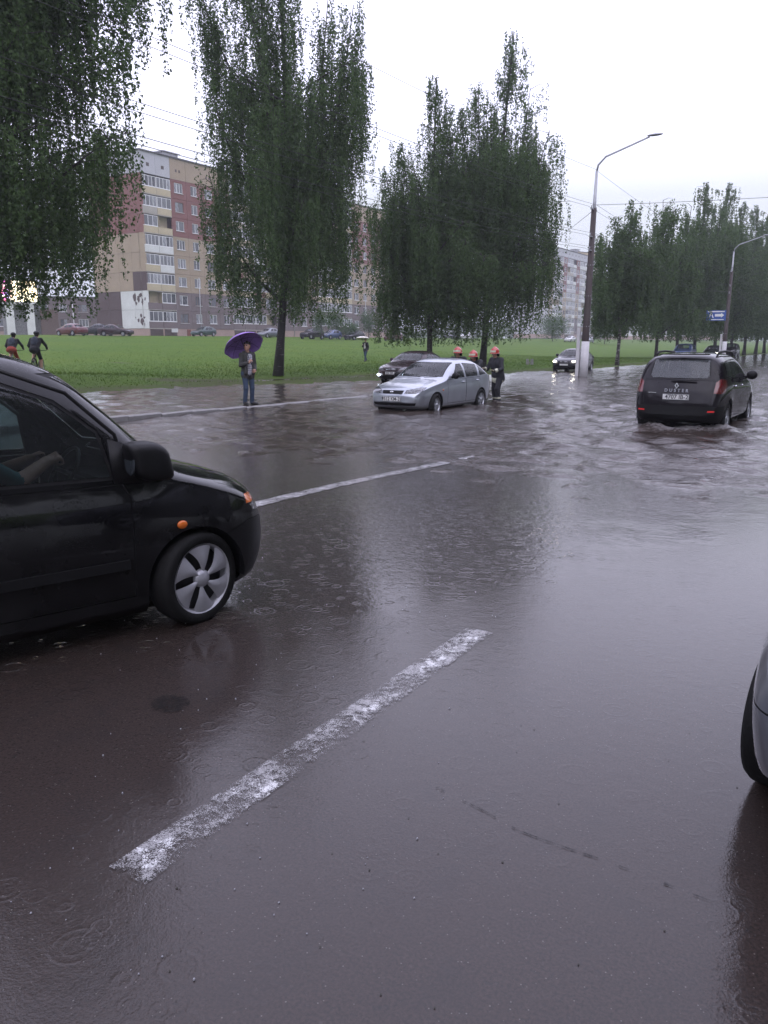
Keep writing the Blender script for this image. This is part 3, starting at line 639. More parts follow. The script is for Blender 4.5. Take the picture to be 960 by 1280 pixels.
def birch(H, Rad, seed, n_lead=6, zmin=2.5, lean=(0, 0), strands=1100, leaf=0.085, r0=0.17, tops=None, bark='dark_bark', droop=1.0, n_skirt=14, dens=23, sk=(.26, .72)):
    g = np.random.default_rng(seed); leaders = []
    fork = H*0.22
    trunk_top = np.array([lean[0]*0.5, lean[1]*0.5, H*0.55])
    def path(p0, p1, bulge, n=9):
        t = np.linspace(0, 1, n)[:, None]; mid = (p0+p1)/2+bulge
        return (1-t)**2*p0+2*t*(1-t)*mid+t**2*p1
    base = np.zeros(3)
    main_end = np.array([lean[0], lean[1], H*0.97]) if tops is None else np.array([tops[0][0], tops[0][1], tops[0][2]])
    main = path(base, main_end, np.array([lean[0]*0.25, lean[1]*0.25, 0.0])+np.append(g.normal(0, .25, 2), 0), 14)
    tm = MB(); k = len(main); rad = [r0*(1-0.94*(i/(k-1))**0.85)+0.012 for i in range(k)]; rad[0] *= 1.35
    main[0, 2] -= 0.25; tm.tube(main.tolist(), rad, 9)
    leaders.append(main[4:])
    bm_ = MB()
    for i in range(n_lead):
        if tops is not None and i+1 < len(tops): end = np.array(tops[i+1], float)
        else:
            a = 2*math.pi*(i+g.random()*0.7)/n_lead; rr_ = Rad*g.uniform(.45, .95); end = np.array([lean[0]*.7+rr_*math.cos(a), lean[1]*.7+rr_*math.sin(a), H*g.uniform(.55, .93)])
        j = int(g.integers(2, 7)); st = main[j]
        if end[2] < st[2]+1.5: st = main[2]
        pl = path(st, end, np.array([0, 0, -0.06*H])+(end-st)*np.array([.22, .22, 0]), 9)
        r1 = rad[j]*0.6; bm_.tube(pl.tolist(), [r1*(1-.9*q/8)+.008 for q in range(9)], 6); leaders.append(pl[2:])
    for i in range(n_skirt):
        a = 2*math.pi*(i+g.random()*.8)/n_skirt*2.0; zz = H*g.uniform(*sk); rr_ = Rad*g.uniform(.65, 1.0)*(1.0 if zz < .55*H else .85); j = int(np.argmin(np.abs(main[:, 2]-(zz-rr_*.55)))); st = main[max(j, 2)]
        end = np.array([st[0]+rr_*math.cos(a), st[1]+rr_*math.sin(a), zz]); pl = path(st, end, np.array([0, 0, .12*rr_]), 6)
        bm_.tube(pl.tolist(), [.05*(1-.85*q/5)+.006 for q in range(6)], 5); leaders.append(pl[1:])
    # side twigs and hanging strands
    P0 = []; Ls = []
    lens = np.array([np.linalg.norm(l[-1]-l[0]) for l in leaders]); pr = lens/lens.sum()
    for s_ in range(strands//3):
        l = leaders[g.choice(len(leaders), p=pr)]; t = g.random()**0.8*(len(l)-1); i = min(int(t), len(l)-2); q = l[i]+(l[i+1]-l[i])*(t-i)
        frac = t/(len(l)-1); a = g.random()*6.283; ext = (0.3+g.random()*1.7)*(1.15-0.6*frac)*(Rad/4.0)**.5
        e = q+np.array([math.cos(a)*ext, math.sin(a)*ext, 0.15+0.45*g.random()*(1.2-frac)])
        if s_ % 3 == 0: bm_.tube([q, (q+e)/2+np.array([0, 0, .12]), e], [.022, .014, .006], 4, cap=False)
        for k_ in range(3):
            tt = 0.35+0.65*g.random(); b = q+(e-q)*tt+g.normal(0, .10, 3)
            L = (0.7+g.random()**1.2*3.4)*droop*(1.15-0.4*frac)*(1.0 if b[2] < H*.8 else .6); lim = zmin+g.random()**2.2*2.6+0.12*np.hypot(b[0]-lean[0], b[1]-lean[1])*0
            L = min(L, b[2]-lim)
            if L < 0.25: continue
            P0.append(b); Ls.append(L)
    P0 = np.array(P0); Ls = np.array(Ls); cnt = np.maximum(5, (Ls*dens).astype(int)+3); idx = np.repeat(np.arange(len(Ls)), cnt)
    n = len(idx); t = g.random(n)*Ls[idx]; sway = g.normal(0, .05, (len(Ls), 2)); spread = 0.06*(0.7+0.5*g.random(len(Ls)))[idx]
    pos = P0[idx].copy(); pos[:, 2] -= t; pos[:, :2] += sway[idx]*t[:, None]+g.normal(0, 1, (n, 2))*spread[:, None]; pos[:, 2] += g.normal(0, .05, n)
    sz = leaf*(0.65+0.7*g.random(n)); d = g.normal(0, 1, (n, 3)); d[:, 2] -= 1.1; d /= np.linalg.norm(d, axis=1)[:, None]
    s2 = np.cross(d, g.normal(0, 1, (n, 3))); s2 /= np.linalg.norm(s2, axis=1)[:, None]+1e-9
    A = pos; V = np.empty((n, 3, 3)); V[:, 0] = A+s2*(sz*.42)[:, None]; V[:, 1] = A+d*sz[:, None]; V[:, 2] = A-s2*(sz*.42)[:, None]
    crown = mesh_np('crown', V.reshape(-1, 3), np.arange(3*n).reshape(-1, 3))
    sidx = np.arange(0, len(Ls), 2); sw = 0.006
    SV = np.empty((len(sidx), 4, 3)); b0 = P0[sidx]; b1 = b0.copy(); b1[:, 2] -= Ls[sidx]; b1[:, :2] += sway[sidx]*Ls[sidx][:, None]
    SV[:, 0] = b0-[sw, 0, 0]; SV[:, 1] = b0+[sw, 0, 0]; SV[:, 2] = b1+[0, sw*.5, 0]; SV[:, 3] = b1-[0, sw*.5, 0]
    tw = mesh_np('twigs', SV.reshape(-1, 3), np.arange(4*len(sidx)).reshape(-1, 4))
    crown.materials.append(M['birch_leaf']); tw.materials.append(M['twig'])
    tmm = tm.mesh('trunk'); tmm.materials.append(M[bark]); bmm = bm_.mesh('limbs'); bmm.materials.append(M['dark_bark'])
    return (tmm, bmm, tw, crown, n)
def plant(ms, loc, rz, sc, label, group=None, name='birch_tree'):
    o = empty(name, loc, rz, label, 'tree', group); o.scale = (sc, sc, sc)
    t = link('trunk', ms[0], 'x' if not ms[0].materials else [], o); link('limbs', ms[1], [], t); c = link('crown', ms[3], [], o); link('twigs', ms[2], [], c)
    return o
def on_lawn(u, depth):
    p = at_d(u, 440, depth); return (float(p[0]), float(p[1]), float(lawn_z(p[0], p[1])))
RX, RY = RT[0], RT[1]
def side(a, b=0.0): return (a*RX-b*RY, a*RY+b*RX)          # metres to the right / away as seen along the road view
GRP = 'birch trees along the lawn edge'
# left tree: trunk just out of frame, wide low crown
T = birch(26.0, 5.8, 21, 10, 2.45, side(0.7), 8000, 0.092, 0.2, droop=1.0, n_skirt=48, dens=28, sk=(.19, .70))
plant(T, on_lawn(-36, 25.5), 0, 1.0, 'big dense birch whose wide low crown hangs over the two cyclists', GRP)
def top(a, z, b=0.0): s_ = side(a, b); return (s_[0], s_[1], z)
# tree with the leaning trunk next to the man with the umbrella
tops = [top(0.1, 23.0), top(-3.4, 18.5, .6), top(-1.3, 21.0, -.5), top(2.7, 17.2, .8), top(3.9, 16.6), top(3.4, 13.2, -1), top(-2.4, 12.5, -1.2), top(-0.6, 20.4, 1.4), top(4.3, 14.5, 1.0), top(-3.0, 9.5, 0), top(2.3, 10.5, -1.6)]
T = birch(22.0, 4.5, 33, len(tops)-1, 2.5, side(5.5), 3000, 0.095, 0.21, tops=tops, droop=1.45)
tp = at_z(347, 470, 0.05); plant(T, (float(tp[0]), float(tp[1]), float(lawn_z(tp[0], tp[1]))), 0, 1.0, 'tall weeping birch with a leaning dark trunk beside the man under the umbrella', GRP)
tops = [top(1.3, 18.3), top(-1.6, 14.5), top(-0.5, 15.8, .8), top(2.3, 15.5), top(3.5, 13.4), top(2.9, 11.5, -1), top(-1.9, 11.0, -1), top(0.6, 12.5, -1.6), top(4.0, 9.5, 0.6), top(0.3, 15, 1.4)]
T = birch(18.3, 4.3, 41, len(tops)-1, 1.5, side(0.8), 2900, 0.10, 0.2, tops=tops, droop=1.25)
plant(T, on_lawn(603, 47.5), 0, 1.0, 'pointed weeping birch standing behind the firefighter beside the silver car', GRP)
tops = [top(0.2, 15.6), top(-2.6, 11.0), top(-1.6, 12.5, .8), top(1.0, 14.0), top(1.9, 11), top(-3.2, 9.0, -.6), top(-0.8, 9.8, -1.2)]
T = birch(15.5, 3.6, 52, len(tops)-1, 1.4, side(0.2), 2200, 0.10, 0.17, tops=tops, droop=1.3)
plant(T, on_lawn(537, 46), 0, 1.0, 'shorter weeping birch with a dark trunk behind the maroon car', GRP)
far = [birch(11.5, 3.0, 61, 5, 1.9, (0.4, 0.4), 1200, 0.13, 0.13, bark='birch_bark'), birch(14, 4.0, 62, 6, 1.7, (0.2, 0.3), 1500, 0.13, 0.15), birch(17.5, 4.8, 63, 7, 1.7, (0.1, 0.2), 1900, 0.14, 0.18)]
fl = [(772, 59, 0, 0.98, 'slim birch with a white slanting trunk next to the near lamp post'), (820, 70, 1, 0.95, 'middling birch with a straight dark trunk, second after the near lamp post'),
      (868, 84, 2, 0.98, None), (846, 80, 1, 1.02, None), (893, 92, 2, 1.06, None), (915, 97, 2, 1.0, None), (930, 104, 2, 1.04, None), (944, 112, 2, 1.05, None), (955, 122, 2, 1.08, None), (968, 150, 2, 0.95, None), (985, 120, 2, 0.95, None), (1000, 150, 2, 1.0, None), (1020, 175, 2, 1.0, None), (1010, 110, 1, 1.0, None)]
for i, (u, dep, kx, s_, lab) in enumerate(fl):
    o = plant(far[kx], on_lawn(u, dep), i*1.7, s_*1.04, lab or 'tall dense birch in the far row beyond the second lamp post', GRP if lab else 'far row of birches'); 
# young trees and shrubs before the apartment block
def shrub(H, Rr, seed, n=2600, leaf=0.16):
    g = np.random.default_rng(seed); m = 60; cl = g.normal(0, 1, (m, 3)); cl /= np.linalg.norm(cl, axis=1)[:, None]; cl *= (g.random(m)**.4)[:, None]; cl = cl*[Rr, Rr, H*.40]+[0, 0, H*.58]
    pos = cl[g.integers(0, m, n)]+g.normal(0, .2*Rr, (n, 3)); pos[:, 2] = np.maximum(pos[:, 2], .1); d = g.normal(0, 1, (n, 3)); d /= np.linalg.norm(d, axis=1)[:, None]; s2 = np.cross(d, g.normal(0, 1, (n, 3))); s2 /= np.linalg.norm(s2, axis=1)[:, None]
    V = np.empty((n, 4, 3)); V[:, 0] = pos; V[:, 1] = pos+d*leaf*.45+s2*leaf*.4; V[:, 2] = pos+d*leaf; V[:, 3] = pos+d*leaf*.45-s2*leaf*.4
    c = mesh_np('crown', V.reshape(-1, 3), np.arange(4*n).reshape(-1, 4)); c.materials.append(M['shrub_leaf'])
    t = MB(); t.tube([(0, 0, -.1), (.05, 0, H*.4), (0, .05, H*.75)], [.09, .06, .02], 6)
    for k_ in range(5): q = cl[k_]; t.tube([(.04, 0, H*.35), tuple(q)], [.03, .01], 4)
    tm = t.mesh('trunk'); tm.materials.append(M['dark_bark']); return tm, c
def put_shrub(s, u, dep, sc, name, label, cat):
    o = empty(name, on_lawn(u, dep), u*0.3, label, cat); o.scale = (sc,)*3; link('trunk', s[0], [], o); link('crown', s[1], [], o)
sa = shrub(5.2, 1.5, 71); sb = shrub(2.3, 1.7, 72, 2200)
put_shrub(sa, 421, 128, 1.0, 'young_tree', 'young round tree in front of the long apartment block', 'tree')
put_shrub(sa, 461, 134, .95, 'young_tree', 'pale young tree before the block, beyond the person with the white umbrella', 'tree')
put_shrub(sb, 437, 127, 1.1, 'shrub', 'low dark rounded shrub between two young trees by the block', 'shrub')
sd = shrub(7.0, 4.0, 73, 3600, .3)
put_shrub(sd, 690, 190, .9, 'bushy_tree', 'bushy tree in front of the distant balcony building', 'tree')
put_shrub(sd, 755, 185, .85, 'bushy_tree', 'bushy tree standing right behind the near lamp post', 'tree')
put_shrub(sa, 402, 118, .9, 'young_tree', 'thin young tree beside the parked dark estate car', 'tree')
# far wood that closes the horizon
g = np.random.default_rng(8); n = 26000; ang = R(-75)+g.random(n)*R(115); rad = 430+g.random(n)*60; hh = 9+5*np.sin(ang*37)+3*np.sin(ang*91+1); 
pos = np.stack([rad*np.sin(ang), rad*np.cos(ang), 1.5+g.random(n)**.7*hh], 1); d = g.normal(0, 1, (n, 3)); d /= np.linalg.norm(d, axis=1)[:, None]; s2 = np.cross(d, g.normal(0, 1, (n, 3))); s2 /= np.linalg.norm(s2, axis=1)[:, None]
V = np.empty((n, 4, 3)); V[:, 0] = pos; V[:, 1] = pos+d*1.0+s2*.9; V[:, 2] = pos+d*2.2; V[:, 3] = pos+d*1.0-s2*.9
tag(link('far_wood', mesh_np('far_wood', V.reshape(-1, 3), np.arange(4*n).reshape(-1, 4)), 'birch_leaf'), 'far belt of trees closing the horizon behind the lawn', 'wood', kind='stuff')

# ------------------------------------------------------------------ cars
paint('paint_black', (0.005, 0.005, 0.006), 0.0, 0.4, spec=0.0, ior=1.4); paint('paint_silver', (0.43, 0.46, 0.51), 0.75, 0.30, drops=0.12); paint('paint_maroon', (0.022, 0.007, 0.010), 0.0, 0.35, spec=.1)
paint('paint_plum', (0.008, 0.006, 0.009), 0.0, 0.4, spec=0.0, ior=1.35); paint('paint_grey', (0.20, 0.21, 0.24), 0.7, 0.32); paint('paint_blue', (0.03, 0.06, 0.15), 0.4, 0.3); paint('paint_navy', (0.006, 0.006, 0.010), 0.0, 0.4, spec=0.0, ior=1.4)
paint('paint_red', (0.085, 0.010, 0.014), 0.0, 0.3, spec=.2); paint('paint_white', (0.62, 0.62, 0.62), 0.0, 0.3); paint('paint_green', (0.02, 0.05, 0.045), 0.3, 0.3)
glass('car_glass', (0.62, 0.68, 0.68), 0.80); glass('car_glass_dark', (0.30, 0.38, 0.38), 0.88, drops=0.35); glass('rear_glass', (0.8, 0.86, 0.86), 0.62, drops=.05, film=1.6)  # rear glass: diffuse film paled in place of light seen through the window
simple('trim', (0.007, 0.007, 0.008), 0.5, 0.2, 6, 0.1, 60, spec=.3); simple('tyre', (0.008, 0.008, 0.008), 0.75, 0.2, 10, 0.3, 60, spec=.25)
simple('alloy', (0.42, 0.43, 0.46), 0.35, 0.12, 8, 0, metal=0.6); simple('hubcap', (0.40, 0.40, 0.43), 0.4, 0.12, 8, 0, metal=0.35); simple('brake_dark', (0.02, 0.02, 0.022), 0.6)
simple('chrome', (0.7, 0.7, 0.72), 0.15, 0.05, 8, 0, metal=1.0); simple('plate', (0.72, 0.72, 0.70), 0.4, 0.08, 8, 0); simple('plate_ink', (0.015, 0.015, 0.02), 0.5)
simple('seat_cloth', (0.03, 0.03, 0.033), 0.9); simple('seam', (0.004, 0.004, 0.005), 0.8, bump=0)
simple('amber', (0.75, 0.16, 0.01), 0.25, 0.1, 20, 0, coat=1.0, Emission_Strength=0.0); simple('tail_red', (0.11, 0.006, 0.008), 0.2, 0.2, 20, 0.2, 60, coat=1.0)
emit('reflector_glow', (0.7, 0.03, 0.03), 0.22); emit('head_lit', (1.0, 0.93, 0.78), 14.0); emit('fog_lit', (0.75, 0.85, 1.0), 14.0); emit('amber_lit', (1.0, 0.42, 0.06), 4.0)
def lens_mat():
    t = NT('lamp_lens'); co = t.coord(); v = t.new('ShaderNodeTexVoronoi'); v.inputs['Scale'].default_value = 26; t.inp(v, 'Vector', co)
    t.inp(t.b, 'Base Color', t.mix(t.map(v.outputs['Distance'], .1, .5), (0.40, 0.42, 0.45), (0.05, 0.05, 0.055))); t.b.inputs['Metallic'].default_value = 0.35
    t.b.inputs['Roughness'].default_value = 0.18; t.b.inputs['Coat Weight'].default_value = 1; t.inp(t.b, 'Normal', t.bump(v.outputs['Distance'], .4, .02))
lens_mat(); simple('dark_mirror', (0.06, 0.07, 0.08), 0.08, 0.1, 10, 0, metal=.5)
def shrink(poly, g):
    c = np.mean(poly, 0); n = len(poly); out = []
    P = [np.array(p, float) for p in poly]; area = sum(P[i][0]*P[(i+1) % n][1]-P[(i+1) % n][0]*P[i][1] for i in range(n)); s = 1 if area > 0 else -1
    for i in range(n):
        a, b, c_ = P[i-1], P[i], P[(i+1) % n]; d1 = (b-a)/np.linalg.norm(b-a); d2 = (c_-b)/np.linalg.norm(c_-b)
        n1 = s*np.array([-d1[1], d1[0]]); n2 = s*np.array([-d2[1], d2[0]]); m = n1+n2; m /= max(np.linalg.norm(m), 1e-6); out.append(tuple(b+m*g/max(m@n1, .35)))
    return out
class Car:
    """Lofted shell; s runs front to rear, local +Y is forward, origin on the ground at mid length."""
    def __init__(s, name, sp, label, loc, heading, body_mat, group=None, cat='car', ns=76):
        s.sp = sp; s.L = sp['L']; s.root = empty(name, loc, -R(heading), label, cat, group); s.paint = body_mat; s.parts = []
        L = s.L; zb, zs, zt, w = (pchip(sp[k]) for k in ('zb', 'zs', 'zt', 'w')); bf, br = sp.get('bow', (0.18, 0.12)); tum = sp.get('tumble', 0.30)
        ends = np.array([0, .012, .03, .055, .09, .14]); st = np.unique(np.concatenate([ends, np.linspace(.2, L-.2, ns-12), L-ends]))
        nl, nu = 15, 22; rings_ = []; K = nl+nu
        tl = np.linspace(0, 1, nl); lo_y = pchip([(0, 0), (.25, .55), (.42, .88), (.50, .955), (.62, .985), (.78, 1.0), (.9, .99), (1, sp.get('wb', .965))]); lo_z = pchip([(0, 0), (.25, 0), (.40, .005), (.50, .10), (.62, .34), (.78, .64), (.9, .86), (1, 1)])
        fl = sp.get('n', (2.4, 4.6))
        def ring(x):
            W, B, S, T = float(w(x)), float(zb(x)), float(zs(x)), float(zt(x)); S = min(S, T-.004); h = T-S; k = float(sstep(h/.35)); n = fl[0]+(fl[1]-fl[0])*k
            y = list(W*lo_y(tl)); z = list(B+(S-B)*lo_z(tl)); wb = y[-1]
            for q in np.linspace(0, math.pi/2, nu+1)[1:]:
                cs = max(math.cos(q), 0)**(2/n); sn = math.sin(q)**(2/n); yy = (wb-tum*h*sn*k)*cs
                zz = S+h*sn; crown = sp.get('crown', .035)*k*(1-(yy/wb)**2)-sp.get('crown', .035)*k*.5
                y.append(yy); z.append(zz+crown*(sn))
            return np.array(y), np.array(z), W
        wmax = max(p[1] for p in sp['w'])
        def bowx(x, y): 
            return x+bf*(np.abs(y)/wmax)**2.2*(1-sstep(x/(0.46*L)))-br*(np.abs(y)/wmax)**2.2*sstep((x-.6*L)/(.4*L))
        bm = bmesh.new(); V = []
        for x in st:
            y, z, W = ring(x); row = []
            full_y = np.concatenate([y, -y[1:-1][::-1]]); full_z = np.concatenate([z, z[1:-1][::-1]])
            for a, b in zip(full_y, full_z): row.append(bm.verts.new((a, L/2-float(bowx(x, a)), b)))
            V.append(row)
        m = len(V[0])
        for i in range(len(st)-1):
            for j in range(m): bm.faces.new((V[i][j], V[i][(j+1) % m], V[i+1][(j+1) % m], V[i+1][j]))
        for end, x in ((0, st[0]), (-1, st[-1])):
            row = V[end]; cols = 10; half = K-1
            prev = None
            for j in range(0, half+1):
                a = row[j]; b = row[(m-j) % m] if j not in (0, half) else row[j]
                if a is b: line = [a]
                else:
                    line = [a]
                    for c in range(1, cols):
                        yy = a.co.x+(b.co.x-a.co.x)*c/cols; line.append(bm.verts.new((yy, L/2-float(bowx(x, yy)), a.co.z)))
                    line.append(b)
                if prev is not None:
                    if len(prev) == 1 and len(line) > 1:
                        for c in range(cols): bm.faces.new((prev[0], line[c], line[c+1]))
                    elif len(line) == 1 and len(prev) > 1:
                        for c in range(cols): bm.faces.new((prev[c], line[0], prev[c+1]))
                    elif len(line) > 1:
                        for c in range(cols): bm.faces.new((prev[c], line[c], line[c+1], prev[c+1]))
                prev = line
        bmesh.ops.recalc_face_normals(bm, faces=bm.faces); bm.normal_update()
        s.nl = bm.verts.layers.float_vector.new('n0')
        for v in bm.verts: v[s.nl] = v.normal
        s.bm = bm; s.out = []
    def P(s, sx, z): return (sx, z)
    def cut(s, name, axis, poly, mat, cond=None, seam=0.0, seam_mat='seam', both=True, push=0.0, parent=None):
        """axis 'y': side view polygon of (s,z); 'f'/'r': front or rear polygon of (x,z); 't': top polygon (x,s)."""
        objs = []
        sides = (1, -1) if (both and axis in 'yfr') else (1,)
        for sg in sides:
            if axis == 'y': P2 = [(s.L/2-a, b) for a, b in poly]; pr = lambda c: (c.y, c.z); ok = lambda f: f.calc_center_median().x*sg > .18 and abs(f.normal.x) > .12
            elif axis in 'fr':
                P2 = [(a*sg, b) for a, b in poly]; pr = lambda c: (c.x, c.z); d = 1 if axis == 'f' else -1; ok = lambda f: f.normal.y*d > .12 and f.calc_center_median().y*d > 0
            else: P2 = [(a, s.L/2-b) for a, b in poly]; pr = lambda c: (c.x, c.y); ok = lambda f: f.normal.z > .2
            cc = cond; rings2 = [P2]+([shrink(P2, seam)] if seam else [])
            okk = (lambda f: ok(f) and (cc is None or cc(f.calc_center_median(), f.normal)))
            x0, x1 = min(p[0] for p in P2)-.03, max(p[0] for p in P2)+.03; z0, z1 = min(p[1] for p in P2)-.03, max(p[1] for p in P2)+.03
            cand = []
            for f in s.bm.faces:
                q = [pr(v.co) for v in f.verts]
                if max(t[0] for t in q) < x0 or min(t[0] for t in q) > x1 or max(t[1] for t in q) < z0 or min(t[1] for t in q) > z1: continue
                if okk(f): cand.append(f)
            for poly2 in rings2:
                n = len(poly2)
                for i in range(n):
                    a, b = poly2[i], poly2[(i+1) % n]; d2 = (b[0]-a[0], b[1]-a[1]); nn = (-d2[1], d2[0])
                    if axis == 'y': co = (0, a[0], a[1]); no = (0, nn[0], nn[1])
                    elif axis in 'fr': co = (a[0], 0, a[1]); no = (nn[0], 0, nn[1])
                    else: co = (a[0], a[1], 0); no = (nn[0], nn[1], 0)
                    if not cand: continue
                    geom = set(cand)
                    for f in cand: geom.update(f.edges); geom.update(f.verts)
                    ret = bmesh.ops.bisect_plane(s.bm, geom=list(geom), dist=1e-5, plane_co=co, plane_no=no)
                    cand = [g_ for g_ in ret['geom'] if isinstance(g_, bmesh.types.BMFace)]
            def inside(c, pl):
                r = None; n = len(pl)
                for i in range(n):
                    a, b = pl[i], pl[(i+1) % n]; cr_ = (b[0]-a[0])*(c[1]-a[1])-(b[1]-a[1])*(c[0]-a[0])
                    if abs(cr_) < 1e-9: continue
                    if r is None: r = cr_ > 0
                    elif (cr_ > 0) != r: return False
                return True
            for f in cand: f.normal_update()
            ins = [f for f in cand if okk(f) and inside(pr(f.calc_center_median()), P2)]
            if seam:
                inn = [f for f in ins if inside(pr(f.calc_center_median()), rings2[1])]; st_ = set(inn); sm_ = [f for f in ins if f not in st_]
                s._take(sm_, name+'_seam', seam_mat, -0.004, s.root if parent is None else parent, True); ins = inn
            objs.append(s._take(ins, name, mat, push, s.root if parent is None else parent))
        return objs
    def _take(s, faces, name, mat, push, parent, is_seam=False):
        if not faces: return None
        if mat is None: bmesh.ops.delete(s.bm, geom=faces, context='FACES'); return None
        vs = {}; V = []; N = []; F = []
        for f in faces:
            idx = []
            for v in f.verts:
                if v.index < 0 or v not in vs: vs[v] = len(V); n = v[s.nl].normalized(); V.append(v.co+n*push); N.append(n)
                idx.append(vs[v])
            F.append(idx)
        bmesh.ops.delete(s.bm, geom=faces, context='FACES')
        if is_seam: s.out.append((V, N, F)); return None
        return s._emit(name, V, N, F, mat, parent)
    def _emit(s, name, V, N, F, mat, parent):
        me = bpy.data.meshes.new(name); me.from_pydata([tuple(v) for v in V], [], F); me.polygons.foreach_set('use_smooth', [True]*len(F))
        me.update(); me.normals_split_custom_set_from_vertices([tuple(n) for n in N])
        return link(name, me, mat, parent)
    def arches(s, r=0.345, x_in=0.5):
        for sx in s.sp['wheels']:
            z = s.sp['wr']+.005; poly = [(sx+r*math.cos(a), max(z+r*math.sin(a), .0)) for a in np.linspace(0, 2*math.pi, 25)[:-1]]
            poly = [(sx+r*math.cos(a), z+r*math.sin(a)) for a in np.linspace(R(-8), R(188), 20)]+[(sx-r, .02), (sx+r, .02)]
            s.cut('arch', 'y', poly, None, cond=lambda c, n: abs(c.x) > x_in)
            for sg in (1, -1):
                mb = MB(); W = float(pchip(s.sp['w'])(sx))-.02; m = 18; vs = []
                for i in range(m+1):
                    a = R(-8)+R(196)*i/m
                    for xx in (x_in-.05, W-.012): vs.append((sg*xx, s.L/2-sx+(r+.004)*math.cos(a), z+(r+.004)*math.sin(a)))
                mb.smooth = True; mb._add(vs, [(2*i, 2*i+1, 2*i+3, 2*i+2) for i in range(m)])
                n0 = len(vs); mb._add([vs[2*i] for i in range(m+1)]+[(sg*(x_in-.05), s.L/2-sx, z)], [(i, i+1, m+1) for i in range(m)]); mb.build('wheel_arch', 'trim', s.root)
    def wheels_(s, style='alloy', steer=0.0, r=None, n_sp=6, only=None):
        r = r or s.sp['wr']; rim = r*s.sp.get('rim', .66); wd = .19; W = s.sp.get('track', .84)
        ty = MB(); ty.smooth = True; ty.lathe([(rim*.96, -wd/2+.02), (rim, -wd/2), (r*.93, -wd/2-.002), (r*.985, -wd/2+.02), (r, -wd/2+.05), (r, wd/2-.05), (r*.985, wd/2-.02), (r*.93, wd/2+.002), (rim, wd/2), (rim*.96, wd/2-.02)], 40, axis='x'); tm = ty.mesh('tyre'); tm.materials.append(M['tyre'])
        for a in (0,):
            rb = MB(); rb.smooth = True; rb.lathe([(rim*.985, wd/2-.002), (rim*.93, wd/2-.012), (rim*.90, wd/2-.035), (rim*.9, -wd/2+.02)], 36, axis='x'); rb.smooth = False
            if style == 'alloy':
                for k in range(n_sp):
                    an = 2*math.pi*k/n_sp; c, s_ = math.cos(an), math.sin(an)
                    def q(rad_, t, x): return (x, rad_*c-t*s_, rad_*s_+t*c)
                    w0, w1 = rim*.13, rim*.17
                    vs = [q(rim*.14, -w0, wd/2-.012), q(rim*.14, w0, wd/2-.012), q(rim*.92, w1, wd/2-.022), q(rim*.92, -w1, wd/2-.022), q(rim*.14, -w0, wd/2-.05), q(rim*.14, w0, wd/2-.05), q(rim*.92, w1, wd/2-.06), q(rim*.92, -w1, wd/2-.06)]
                    rb._add(vs, [(0, 1, 2, 3), (4, 7, 6, 5), (0, 4, 5, 1), (1, 5, 6, 2), (2, 6, 7, 3), (3, 7, 4, 0)])
            else:   # wheel cover with five broad curved blades
                for k in range(6):
                    a0 = 2*math.pi*k/6+.3; m = 8; vs = []
                    for i in range(m+1):
                        t = i/m; rad_ = rim*(.16+.78*t); aw = .20+.235*t; tw = .22*t
                        for j in range(5):
                            an = a0+tw+aw*(j/2-1); x = wd/2-.004+.012*(1-(j/2-1)**2)-.02*abs(t-.45)
                            vs.append((x, rad_*math.cos(an), rad_*math.sin(an)))
                    rb.smooth = True; rb._add(vs, [(i*5+j, i*5+j+1, (i+1)*5+j+1, (i+1)*5+j) for i in range(m) for j in range(4)])
            rb.smooth = True; rb.lathe([(.001, wd/2+.012), (rim*.12, wd/2+.010), (rim*.24, wd/2-.004), (rim*.26, wd/2-.03)], 20, axis='x')
        rm = rb.mesh('rim'); rm.materials.append(M['alloy' if style == 'alloy' else 'hubcap'])
        db = MB(); db.smooth = True; db.lathe([(.001, wd/2-.075), (rim*.9, wd/2-.07), (rim*.9, wd/2-.09)], 24, axis='x'); dm = db.mesh('brake_disc'); dm.materials.append(M['brake_dark'])
        for i, sx in enumerate(s.sp['wheels']):
            for sg in (1, -1):
                e = bpy.data.objects.new('wheel', None); COL.objects.link(e); e.parent = s.root; e.location = (sg*(W-wd/2), s.L/2-sx, r); e.empty_display_size = .1
                e.rotation_euler = (random.uniform(0, 1.2), 0, (0 if sg > 0 else math.pi)+(R(steer) if i == 0 else 0))
                link('tyre', tm, [], e); link('rim', rm, [], e); link('brake_disc', dm, [], e)
    def interior(s, seats=True, driver=None):
        sp = s.sp; y0 = s.L/2
        mb = MB(); f0, f1 = sp['cabin']; mb.box((0, y0-(f0+f1)/2, .34), (1.35, f1-f0, .06)); mb.box((0, y0-f0-.12, .62), (1.36, .3, .42)); mb.build('dashboard', 'seat_cloth', s.root)
        for sy in ([f0+1.05, f0+1.95] if seats else []):
            for sg in (-.36, .36):
                mb = MB(); mb.smooth = True; mb.sphere((sg, y0-sy+.1, .48), (.25, .27, .13)); mb.sphere((sg, y0-sy-.2, .80), (.24, .12, .36)); mb.sphere((sg, y0-sy-.25, 1.17), (.13, .06, .10)); mb.build('seat', 'seat_cloth', s.root)
        mb = MB(); c = Vector((-.36, y0-f0-.42, .86)); n = Vector((0, -.85, .5)).normalized(); a = Vector((1, 0, 0)); b = n.cross(a)
        mb.tube([c+(a*math.cos(t)+b*math.sin(t))*.18 for t in np.linspace(0, 2*math.pi, 25)], .014, 6, cap=False); mb.tube([c-a*.17, c+a*.17], .016, 5); mb.tube([c, c-n*.3], .02, 5); mb.build('steering_wheel', 'trim', s.root)
